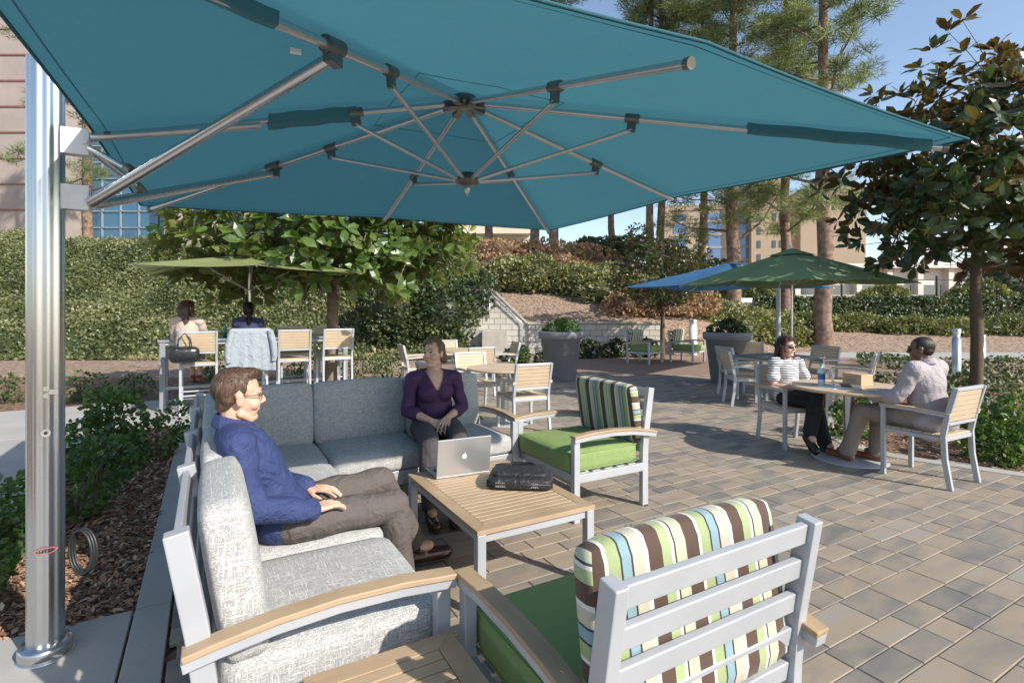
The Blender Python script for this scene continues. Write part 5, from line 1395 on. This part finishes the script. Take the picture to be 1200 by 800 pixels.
def person(label, loc, yaw, J, style, group=None):
    """J: joints in a frame that faces +y. style: looks."""
    e = empty('person', loc, yaw, label, 'person', group)
    st = dict(vox=.0062, fat=1.0, skin='skin', sleeve=.9, cut=None, hs=1.0); st.update(style)
    P, Cc, Nk, Hd = [Vector(J[k]) for k in ('pelvis','chest','neck','head')]
    sh = {s: Vector(J['sh'+s]) for s in 'RL'}; el = {s: Vector(J['el'+s]) for s in 'RL'}; wr = {s: Vector(J['wr'+s]) for s in 'RL'}
    hp = {s: Vector(J['hp'+s]) for s in 'RL'}; kn = {s: Vector(J['kn'+s]) for s in 'RL'}; an = {s: Vector(J['an'+s]) for s in 'RL'}
    f = st['fat']; lat = (sh['R']-sh['L']).normalized(); latp = (hp['R']-hp['L']).normalized(); shw = (sh['R']-sh['L']).length
    hy, hpz, hr = J['look']                       # yaw, pitch, roll of the head
    HM = Matrix.Translation(Hd) @ Matrix.Rotation(hy, 4, 'Z') @ Matrix.Rotation(hpz, 4, 'X') @ Matrix.Rotation(hr, 4, 'Y') @ Matrix.Scale(st.get('hscale', 1.0), 4)
    def torso(mb, i, neck=True):
        ab = P.lerp(Cc, .5)
        mb.ell(P+Vector((0,0,.01)), (.165*f+i, .125*f+i, .12+i), 12, M=frame_(Cc-P, latp))
        mb.ell(ab, (.145*f+i, .112*f+i, .17+i), 12, M=frame_(Cc-P, lat)); mb.ell(Cc, (shw*.5*.86+i, .115*(.6+.4*f)+i, .19+i), 12, M=frame_(Nk-P, lat))
        for s in 'RL':
            cap_(mb, Nk+Vector((0,0,-.045)), .055+i, sh[s]+Vector((0,0,.0)), .058*(.7+.3*f)+i, 12)
            if st.get('bust'): b_ = Cc.lerp(sh[s], .33)+Vector((0,.075,-.03)); mb.ell(b_, (.078+i,.07+i,.075+i), 10)
        if neck: cap_(mb, Nk+Vector((0,0,-.03)), .062*(.6+.4*f)+i, Hd+(HM.to_3x3() @ Vector((0,-.02,-.06))), .053+i, 12)
    def arm(mb, s, i, t=1.0, cuff=0):
        cap_(mb, sh[s], .053*(.6+.4*f)+i, sh[s].lerp(el[s], .5), .047*(.5+.5*f)+i); cap_(mb, sh[s].lerp(el[s], .5), .047*(.5+.5*f)+i, el[s], .038+i)
    def fore(mb, s, i, t=1.0, hem=0):
        q = el[s].lerp(wr[s], t); cap_(mb, el[s], .040+i, el[s].lerp(wr[s], .35*t), .039*(.7+.3*f)+i); cap_(mb, el[s].lerp(wr[s], .35*t), .039*(.7+.3*f)+i, q, (.039+(.026-.039)*t)+i+hem)
    def leg(mb, s, i, t=1.0, hem=0):
        m_ = hp[s].lerp(kn[s], .5)
        cap_(mb, hp[s], .088*f+i, m_, .076*(.4+.6*f)+i, 14); cap_(mb, m_, .076*(.4+.6*f)+i, kn[s], .056+i, 14)
        sp = kn[s].lerp(an[s], .35); cap_(mb, kn[s], .054+i, sp, .053+i+hem*.4, 14); cap_(mb, sp, .053+i+hem*.4, kn[s].lerp(an[s], t), (.053-(.017*t))+i+hem, 14)
    # body: one continuous surface
    mb = MB(); torso(mb, -.004)
    for s in 'RL':
        arm(mb, s, -.004); fore(mb, s, -.003); leg(mb, s, -.006); cap_(mb, an[s], .036, an[s]+Vector(J['toe'+s])*.6, .03)
        hd = J.get('hand'+s)
        if hd: hand(mb, wr[s], *hd, s=st['hs'])
    hm = MB(mb.M @ HM)
    hm.ell((0,-.012,.032), (.074,.092,.084)); hm.ell((0,.018,-.012), (.0655,.072,.090)); hm.ell((0,.032,-.062), (.050,.050,.048)); hm.ell((0,.060,-.093), (.026,.026,.021))
    for s in (-1,1):
        hm.ell((s*.035,.052,-.030), (.030,.034,.030)); cap_(hm, (s*.012,.086,.027), .011, (s*.044,.072,.024), .010, 8); hm.ell((s*.011,.093,-.026), (.010,.010,.008), 8)
        hm.ell((s*.076,-.004,-.008), (.010,.018,.031), 10); hm.ell((s*.079,-.010,.010), (.009,.017,.016), 8); cap_(hm, (s*.05,.005,-.072), .018, (s*.022,.052,-.098), .018, 8)
    cap_(hm, (0,.086,.016), .0085, (0,.1045,-.020), .0110, 8); hm.ell((0,.077,-.054), (.024,.014,.015), 10)
    mb.v += hm.v; off = len(mb.v)-len(hm.v); mb.f += [tuple(i+off for i in q) for q in hm.f]; mb.sm += hm.sm
    body = addmesh(remesh(mb, st.get('bv', .0058), 2, .5), 'body', M[st['skin']], e)
    # face details
    for s in (-1, 1):
        if not st.get('shades'):
            ey = MB(HM).ell((s*.030,.0775,.006), (.0120,.0085,.0052), 10).build('eye', M['eye'], e); MB(HM).ell((s*.030+st.get('gaze', 0),.0855,.006), (.0060,.0030,.0056), 8).build('iris', M['iris'], ey)
            cap_(m2 := MB(HM), (s*.017,.0865,.0145), .0018, (s*.042,.0775,.013), .0014, 6); m2.build('eyelash', M['iris'], ey)
        m2 = MB(HM); cap_(m2, (s*.015,.0955,.030), .0032, (s*.030,.091,.0345), .0032, 6); cap_(m2, (s*.030,.091,.0345), .0032, (s*.047,.079,.029), .0018, 6); m2.build('eyebrow', M[st['hair']], e)
    sm_ = st.get('smile', 0); m2 = MB(HM)
    for s in (-1, 1):
        cap_(m2, (0,.0895,-.0490), .0028, (s*.022,.0800,-.0495+sm_*.006), .0018, 6); cap_(m2, (0,.0890,-.0580-sm_*.003), .0034, (s*.021,.0800,-.0505+sm_*.006), .0018, 6)
    lp_ = m2.build('lips', M['lip'] if st['skin'] != 'skin3' else M['skin3'], e)
    if sm_: MB(HM).ell((0,.0850,-.0533), (.0150,.005,.0028), 8).build('teeth', M['teeth'], lp_)
    # hair
    mb = MB(HM); hk = st['hairstyle']
    if hk == 'short':
        mb.ell((0,-.022,.042), (.0775,.092,.086)); mb.ell((0,-.040,-.004), (.067,.056,.046)); mb.ell((0,.026,.098), (.058,.056,.028)); mb.ell((0,.040,.094), (.046,.030,.020)); mb.ell((0,-.050,-.034), (.050,.040,.034))
        for s in (-1,1): mb.ell((s*.069,.004,.036), (.0085,.016,.030))
    elif hk == 'buzz':
        mb.ell((0,-.016,.035), (.0765,.0925,.0838)); mb.ell((0,-.042,-.008), (.068,.055,.052))
    elif hk == 'tied':
        mb.ell((0,-.018,.038), (.079,.096,.089)); mb.ell((0,-.05,-.02), (.072,.060,.066)); mb.ell((.008,.022,.096), (.060,.050,.028)); mb.ell((-.015,-.108,-.035), (.040,.036,.042))
        for s in (-1,1): cap_(mb, (s*.060,.030,.066), .015, (s*.076,-.025,.002), .014, 8)
    elif hk in ('long', 'verylong'):
        mb.ell((0,-.022,.040), (.084,.098,.092)); mb.ell((0,.020,.092), (.064,.055,.034)); LL = .19 if hk == 'long' else .33
        for s in (-1,1):
            cap_(mb, (s*.055,.038,.080), .022, (s*.078,.012,.0), .022, 10); cap_(mb, (s*.078,.012,.0), .024, (s*.078,.012,-LL*.65), .030, 10)
        for x in (-.055,-.02,.02,.055): cap_(mb, (x,-.06,.02), .045, (x*1.15,-.078,-LL), .030, 10)
    elif hk == 'ponytail':
        mb.ell((0,-.020,.042), (.080,.097,.088)); mb.ell((0,-.05,-.02), (.072,.062,.070)); mb.ell((0,-.10,.05), (.04,.035,.04)); cap_(mb, (0,-.12,.03), .035, (0,-.125,-.2), .022)
    def cutf(co, I=HM.inverted()):
        q = I @ co; 
        if q.y > .030 and q.z < (.092 if hk == 'tied' else .080) and abs(q.x) < .066: return True
        if q.y > -.004 and q.z < .012: return hk in ('short', 'buzz')
        return False
    hmsh = remesh(mb, .005, 2, .5, cut=cutf, disp=folds(.0015 if hk != 'buzz' else .0004, 70 if hk == 'short' else 55, 3))
    if hk != 'buzz':
        r_ = np.random.default_rng(12); nv = len(hmsh.vertices); co = np.empty(nv*3, np.float32); hmsh.vertices.foreach_get('co', co); co = co.reshape(-1, 3).astype(float)
        no = np.array([v.normal for v in hmsh.vertices], float); kq = min(nv, 5200 if hk in ('short', 'tied') else 4500); ix = r_.choice(nv, kq, replace=False); P_ = co[ix]; N_ = no[ix]
        HI = np.array(HM.inverted().to_3x3()); HR = np.array(HM.to_3x3()); lp = (P_-np.array(HM.translation))@HI.T
        if hk == 'short':
            comb = np.stack([lp[:,0]*1.5, np.where(lp[:,2] > .06, .7, -.35), np.where(lp[:,2] > .06, .15, -.9)], 1); ln = .024
            comb[(lp[:,1] > .03) & (lp[:,2] > .07)] = (0.25, .55, .7)
        elif hk in ('tied', 'ponytail'): comb = np.stack([lp[:,0]*0-.2*lp[:,0], lp[:,2]*0-1, -.25+lp[:,2]*0], 1); ln = .036
        else: comb = np.stack([lp[:,0]*2, lp[:,2]*0-.15, lp[:,2]*0-1], 1); ln = .05
        cw = comb@HR.T; cw -= N_*(cw*N_).sum(1)[:, None]; cw /= np.linalg.norm(cw, axis=1, keepdims=True)+1e-6
        d_ = cw+N_*(.12 if hk == 'short' else .06)+rdir(kq, r_)*(.12 if hk == 'short' else .08)
        v_, f_ = scatter(NEE, P_-N_*.002, d_, N_+rdir(kq, r_)*.3, ln*(.6+.6*r_.random(kq)), wide=1.5)
        ov = [tuple(v.co) for v in hmsh.vertices]; of = [tuple(p.vertices) for p in hmsh.polygons]
        m2_ = bpy.data.meshes.new('hair'); m2_.from_pydata(ov+[tuple(q) for q in v_.tolist()], [], of+[tuple(int(i)+len(ov) for i in q) for q in f_.tolist()]); bpy.data.meshes.remove(hmsh); hmsh = m2_
        for p in hmsh.polygons: p.use_smooth = True
    addmesh(hmsh, 'hair', M[st['hair']], e)
    if st.get('glasses') or st.get('shades'):
        g = MB(HM); dk = st.get('shades')
        if dk:
            for s in (-1,1): g.ell((s*.031,.087,.004), (.027,.008,.019), 12, M=Matrix.Rotation(-s*.28, 4, 'Z'))
        else:
            for s in (-1,1):
                pts = [(s*(.030+.023*math.cos(a)*1.0), .0975-.010*abs(.030+.023*math.cos(a)*1.0)/.05, .004+.0155*math.sin(a)*(1.0)) for a in np.linspace(0, 6.28, 17)]; g.tube(pts, .0016, 5, cap=False)
        cap_(g, (-.008,.099,.007), .0016, (.008,.099,.007), .0016, 6)
        for s in (-1,1): g.tube([(s*.054,.086,.010), (s*.074,.06,.011), (s*.082,.0,.012), (s*.082,-.012,.002)], .0020, 6)
        g.build('sunglasses' if dk else 'glasses', M['black'], e)
    # top garment
    ti = st.get('ti', .012); mb = MB(); torso(mb, ti, neck=False)
    if st.get('skirted'):    # jacket tails
        mb.ell(P+Vector((0,-.02,-.02)), (.19*f+ti, .15*f+ti, .13), 12)
    sl = st['sleeve']
    pieces = [remesh(mb, st['vox'], 8, .6, cut=st['cut'], disp=folds(st.get('fold', .006), 15, st.get('seed', 1)))]
    for s in 'RL':
        mb = MB()
        if sl > 1: arm(mb, s, ti+.003); fore(mb, s, ti+.002, sl-1, .004)
        else: cap_(mb, sh[s], .056*(.6+.4*f)+ti, sh[s].lerp(el[s], sl), .048*(.5+.5*f)+ti+.006)
        pieces.append(remesh(mb, st['vox'], 6, .6, disp=folds(st.get('fold', .006), 19, 4)))
    addmesh(joinm(pieces), st.get('topname', 'shirt'), M[st['top']], e)
    if st.get('collar'):
        mb = MB(); r_ = .064
        for ring_ in range(1):
            n_ = 24; vs = []; tip = Vector((0,.012,.035))
            for k in range(n_+1):
                a = math.pi/2+.22+(2*math.pi-.44)*k/n_; c_, s_ = math.cos(a), math.sin(a)
                for rr_, zz in ((.074,-.030), (.069,.004), (.062,.030), (.068,.026), (.078,.000), (.083,-.020)): vs.append(Nk+tip*.2+Vector((rr_*c_, rr_*1.05*s_, zz-.020*s_)))
            mb.add(vs, [(k*6+j, k*6+j+1, k*6+j+7, k*6+j+6) for k in range(n_) for j in range(5)], True)
        mb.build('collar', M[st['top']], e)
        for s in (-1,1):
            p = Nk+Vector((s*.03,.07,-.012)); MB().add([p, p+Vector((s*.035,-.02,.008)), p+Vector((s*.028,.022,-.055)), p+Vector((0,0,.006)), p+Vector((s*.035,-.02,.016)), p+Vector((s*.028,.026,-.05))], [(0,1,2),(3,5,4),(0,3,4,1),(1,4,5,2),(2,5,3,0)]).build('collar_point', M[st['top']], e)
    # trousers
    li = st.get('li', .012); mb = MB(); mb.ell(P+Vector((0,.01,-.005)), (.172*f+li, .128*f+li, .115+li), 12)
    lp2 = []
    for s in 'RL':
        m3 = MB(); leg(m3, s, li, st.get('legt', .93), st.get('hem', .012)); lp2.append(remesh(m3, st['vox'], 5, .6, disp=folds(st.get('fold2', .006), 13, 5)))
    cap_(mb, hp['R'].lerp(hp['L'], .2), .086*f+li, hp['R'].lerp(kn['R'], .15), .084*f+li); cap_(mb, hp['L'].lerp(hp['R'], .2), .086*f+li, hp['L'].lerp(kn['L'], .15), .084*f+li)
    zc = st.get('trclip', P.z+.15)
    addmesh(joinm([remesh(mb, st['vox'], 3, .5, cut=lambda co: co.z > zc and co.y < P.y+.3, disp=folds(st.get('fold2', .006), 13, 5))]+lp2), 'trousers' if not st.get('skirt') else 'skirt', M[st['bottom']], e)
    # shoes
    for s in 'RL':
        mb = MB(); t = Vector(J['toe'+s]); tl = t.length; t.normalize(); a = an[s]; x = t.cross(Vector((0,0,1))).normalized(); up = x.cross(t)
        heel = a-up*.055-t*.035; toe = heel+t*(.235*st.get('shoe', 1.0))
        cap_(mb, heel, .036, heel+t*.09, .038); cap_(mb, heel+t*.08, .038, toe-t*.03, .040); mb.ell(toe-t*.05-up*.004, (.044,.055,.026), M=frame_(up, x)); cap_(mb, heel+up*.012, .036, a+up*.0, .034); cap_(mb, a, .038, heel+t*.10+up*.012, .032)
        base = (heel-up*.034)
        addmesh(remesh(mb, .006, 2, .5, cut=None), 'shoe', M[st['shoes']], e)
        sm2 = MB(); fx = frame_(up, x); poly = [(x_*.043*(1 if y_ > .12 else .82), y_) for x_, y_ in ((-.9,0),(-1,.1),(-.95,.16),(-.6,.215),(0,.235),(.6,.215),(.95,.16),(1,.1),(.9,0),(.5,-.03),(-.5,-.03))]
        sm2.prism([(p_[0], p_[1]*st.get('shoe', 1.0)) for p_ in poly][::-1], -.007, .007, M=Matrix.Translation(base) @ fx); sm2.build('sole', M['black'], e, bevel=.003)
        if st.get('socks'):
            mb = MB(); cap_(mb, kn[s].lerp(an[s], .8), .041, an[s], .040); mb.build('sock', M['black'], e)
    return e
D = {}
M['blueshirt'] = cloth('royal_blue_shirt', (.026,.042,.135), .75, .1, .6, 13); M['browntr'] = cloth('brown_grey_trousers', (.10,.085,.078), .8, .12, .5, 11)
M['purple'] = cloth('dark_purple_blouse', (.052,.017,.065), .75, .1, .5, 10); M['greyslacks'] = cloth('charcoal_grey_slacks', (.06,.053,.062), .8, .12, .4, 10)
M['brownshoe'] = plain('dark_brown_leather', (.05,.022,.014), .25, 0, .2, 20); M['tanshoe'] = plain('tan_brown_leather', (.20,.07,.03), .3, 0, .2, 20)
M['blackcloth'] = cloth('black_cloth', (.012,.012,.014), .8, .1, .4, 10); M['khaki'] = cloth('taupe_trousers', (.27,.22,.19), .85, .1, .5, 10); M['suit'] = cloth('light_mauve_grey_jacket', (.36,.32,.335), .85, .08, .6, 9)
M['beigeknit'] = cloth('beige_pink_knit', (.48,.38,.33), .9, .08, .5, 10); M['navycl'] = cloth('navy_top', (.03,.035,.09), .9, .1, .5, 10)
M['hbrown'] = hairmat('brown_hair', (.035,.018,.011), (.16,.095,.06)); M['hblond'] = hairmat('dark_blond_hair', (.075,.045,.025), (.24,.155,.09)); M['hblack'] = hairmat('black_hair', (.008,.006,.006), (.03,.02,.018)); M['hred'] = hairmat('dark_auburn_hair', (.018,.008,.007), (.08,.035,.025)); M['hlong'] = hairmat('long_brown_hair', (.03,.016,.012), (.12,.06,.045))
def stripe_top():
    m, nt, b, l = newmat('striped_knit'); sp = N(nt, 'ShaderNodeSeparateXYZ'); l.new(coords(nt), sp.inputs[0])
    z = math_(nt, 'ADD', sp.outputs[2], math_(nt, 'MULTIPLY', noise(nt, coords(nt), 5, 2), .03))
    f = math_(nt, 'FRACT', math_(nt, 'DIVIDE', z, .026)); th = math_(nt, 'MULTIPLY', math_(nt, 'SUBTRACT', sp.outputs[2], .70), .9); th2 = N(nt, 'ShaderNodeClamp'); l.new(math_(nt, 'ADD', th, .26), th2.inputs[0]); th2.inputs[1].default_value = .26; th2.inputs[2].default_value = .55
    k = math_(nt, 'LESS_THAN', f, th2.outputs[0]); l.new(mixc(nt, k, (.72,.70,.66), (.045,.055,.12)), b.inputs['Base Color']); b.inputs['Roughness'].default_value = .85
    bump(nt, b, noise(nt, coords(nt), 12, 3), .4, .02); return m
M['stripeknit'] = stripe_top()

# man in blue on the left wing (faces +a : local +y = U)
yawU = TH-R(90)
mp = W(.285, 2.64)
Jm = dict(pelvis=(0,0,.575), chest=(.0,-.125,.835), neck=(.0,-.195,1.01), head=(.0,-.172,1.135),
    shR=(.175,-.185,.955), shL=(-.175,-.17,.96), elR=(.235,-.13,.69), elL=(-.235,-.06,.69), wrR=(.205,.105,.646), wrL=(-.075,.125,.655),
    hpR=(.092,.03,.565), hpL=(-.092,.03,.565), knR=(.085,.50,.56), knL=(-.20,.53,.60), anR=(.06,.56,.10), anL=(-.36,.77,.115), toeR=(0,.14,0), toeL=(.0,.14,-.005),
    look=(R(6), R(-4), 0), handR=((-.42,.9,.02),(0,-.15,-1),(-1,-.2,.1)), handL=((.45,.88,-.02),(0,0,-1),(.8,-.5,.1)))
person('man in royal blue shirt and glasses lounging on the sunlit sofa wing', (mp.x, mp.y, 0), yawU, Jm,
    dict(vox=.0065, bv=.0042, fat=.93, skin='skin', hairstyle='short', hair='hbrown', top='blueshirt', bottom='browntr', shoes='brownshoe', glasses=True, collar=True, sleeve=1.93, ti=.016, li=.014, hem=.018, fold=.007, fold2=.007, smile=.3, socks=True, hscale=1.0, shoe=1.12, legt=.86))
# woman in purple on the back wing (faces -b)
wp = W(1.60, 4.10)
Jw = dict(pelvis=(0,0,.575), chest=(0,.015,.85), neck=(0,-.02,1.03), head=(.0,.0,1.155),
    shR=(.168,0,.945), shL=(-.168,0,.945), elR=(.232,.07,.715), elL=(-.228,.06,.715), wrR=(.085,.275,.665), wrL=(-.035,.295,.68),
    hpR=(.095,.03,.56), hpL=(-.095,.03,.56), knR=(.155,.50,.585), knL=(-.06,.50,.60), anR=(.16,.58,.10), anL=(.0,.60,.11), toeR=(0,.13,0), toeL=(.02,.13,-.0),
    look=(R(-48), R(4), R(5)), handR=((-.62,.75,-.38),(-.25,-.3,-1),(-.3,.7,.4)), handL=((.42,.85,-.30),(0,-.2,-1),(1,-.1,.1)))
def vneck(co): return co.y > .0 and co.z > .875 and abs(co.x) < .006+(co.z-.875)*.50
person('smiling woman in dark purple v neck blouse sitting on the sofa', (wp.x, wp.y, 0), TH+R(180-8), Jw,
    dict(vox=.0065, bv=.0042, fat=1.06, skin='skin', hairstyle='tied', hair='hblond', top='purple', topname='blouse', bottom='greyslacks', shoes='brownshoe', sleeve=1.42, ti=.009, li=.012, bust=True, smile=1.0, cut=vneck, fold=.005, gaze=-.003))
# woman in striped top at the round table
M['sunglow'] = None; del M['sunglow']
Js = dict(pelvis=(0,-.04,.53), chest=(0,-.07,.80), neck=(0,-.085,.965), head=(0,-.06,1.09),
    shR=(.16,-.07,.90), shL=(-.16,-.07,.90), elR=(.225,.0,.66), elL=(-.215,.02,.665), wrR=(.07,.20,.66), wrL=(-.05,.22,.68),
    hpR=(.085,.0,.52), hpL=(-.085,.0,.52), knR=(.02,.43,.60), knL=(-.03,.42,.52), anR=(-.16,.55,.20), anL=(-.01,.44,.09), toeR=(-.02,.12,-.06), toeL=(0,.12,0),
    look=(R(10), R(-2), 0), handR=((-.6,.75,-.1),(0,-.1,-1),(-.7,-.5,.1)), handL=((.5,.8,0),(0,-.2,-1),(.8,-.5,.1)))
Js.update(knL=(.03,.42,.615), anL=(.20,.50,.23), toeL=(.02,.10,-.07), knR=(.03,.40,.52), anR=(-.06,.43,.09), toeR=(0,.12,0), hpL=(-.08,0,.535))
person('woman in striped top and large sunglasses sitting at the round table', (3.15, 6.0, 0), R(193), Js,
    dict(vox=.0075, fat=.93, skin='skin', hairstyle='long', hair='hred', top='stripeknit', topname='knit_top', bottom='blackcloth', shoes='black', shades=True, sleeve=.62, ti=.010, hem=.022, hs=.92, hscale=.98, cut=lambda co: co.y > -.06 and co.z > .915 and abs(co.x) < .01+(co.z-.915)*.7))
# man in suit, seen from behind
Jb = dict(pelvis=(0,-.03,.55), chest=(0,.0,.84), neck=(0,.0,1.03), head=(0,.035,1.15),
    shR=(.19,.0,.975), shL=(-.19,.0,.975), elR=(.265,.06,.715), elL=(-.275,.10,.73), wrR=(.215,.31,.70), wrL=(-.235,.345,.70),
    hpR=(.095,.0,.545), hpL=(-.095,.0,.545), knR=(.11,.45,.52), knL=(-.12,.48,.53), anR=(.10,.47,.10), anL=(-.14,.62,.10), toeR=(-.02,.13,0), toeL=(.03,.13,0),
    look=(R(18), R(-4), 0), handR=((-.1,.9,-.3),(-.2,-.3,-1),(-1,0,.1)), handL=((.1,.95,-.3),(.1,-.3,-1),(1,.2,.1)))
person('man in light mauve grey jacket and dark glasses seen from behind', (3.748, 4.81, 0), face(-.46,.89), Jb,
    dict(vox=.0075, fat=1.12, skin='skin3', hairstyle='buzz', hair='hblack', top='suit', topname='jacket', bottom='khaki', shoes='tanshoe', shades=True, collar=True, sleeve=1.95, ti=.022, li=.018, hem=.02, skirted=True, fold=.008, shoe=1.12, legt=.95))
# women at the bar table
def barj(lean=0, look=0): return dict(pelvis=(0,-.05,.83), chest=(0,-.02+lean,1.14), neck=(0,-.01+lean,1.345), head=(0,.01+lean,1.465),
    shR=(.165,-.01+lean,1.275), shL=(-.165,-.01+lean,1.275), elR=(.21,.12,1.03), elL=(-.21,.12,1.03), wrR=(.10,.33,1.10), wrL=(-.10,.33,1.10),
    hpR=(.085,0,.84), hpL=(-.085,0,.84), knR=(.07,.38,.83), knL=(-.06,.38,.83), anR=(.08,.30,.43), anL=(-.02,.32,.43), toeR=(0,.12,-.03), toeL=(0,.12,-.03),
    look=(look, 0, 0), handR=((-.5,.8,0),(0,0,-1),(-.7,-.5,.1)), handL=((.5,.8,0),(0,0,-1),(.7,-.5,.1)))
p = W(-.28, 9.18); J1 = barj(0, R(-35)); person('woman with long brown hair in beige top seated at the bar table', (p.x, p.y, .06), TH-R(15), J1,
    dict(vox=.008, fat=.95, skin='skin2', hairstyle='verylong', hair='hlong', top='beigeknit', topname='knit_top', bottom='blackcloth', shoes='tanshoe', skirt=True, legt=.05, sleeve=1.9, ti=.012, hs=.9))
p = W(.53, 9.18); person('woman with black ponytail in navy top at the bar table', (p.x, p.y, .04), TH+R(3), barj(.04, 0),
    dict(vox=.008, fat=.92, skin='skin2', hairstyle='ponytail', hair='hblack', top='navycl', topname='vest', bottom='blackcloth', shoes='black', sleeve=.15, ti=.012, hs=.9))
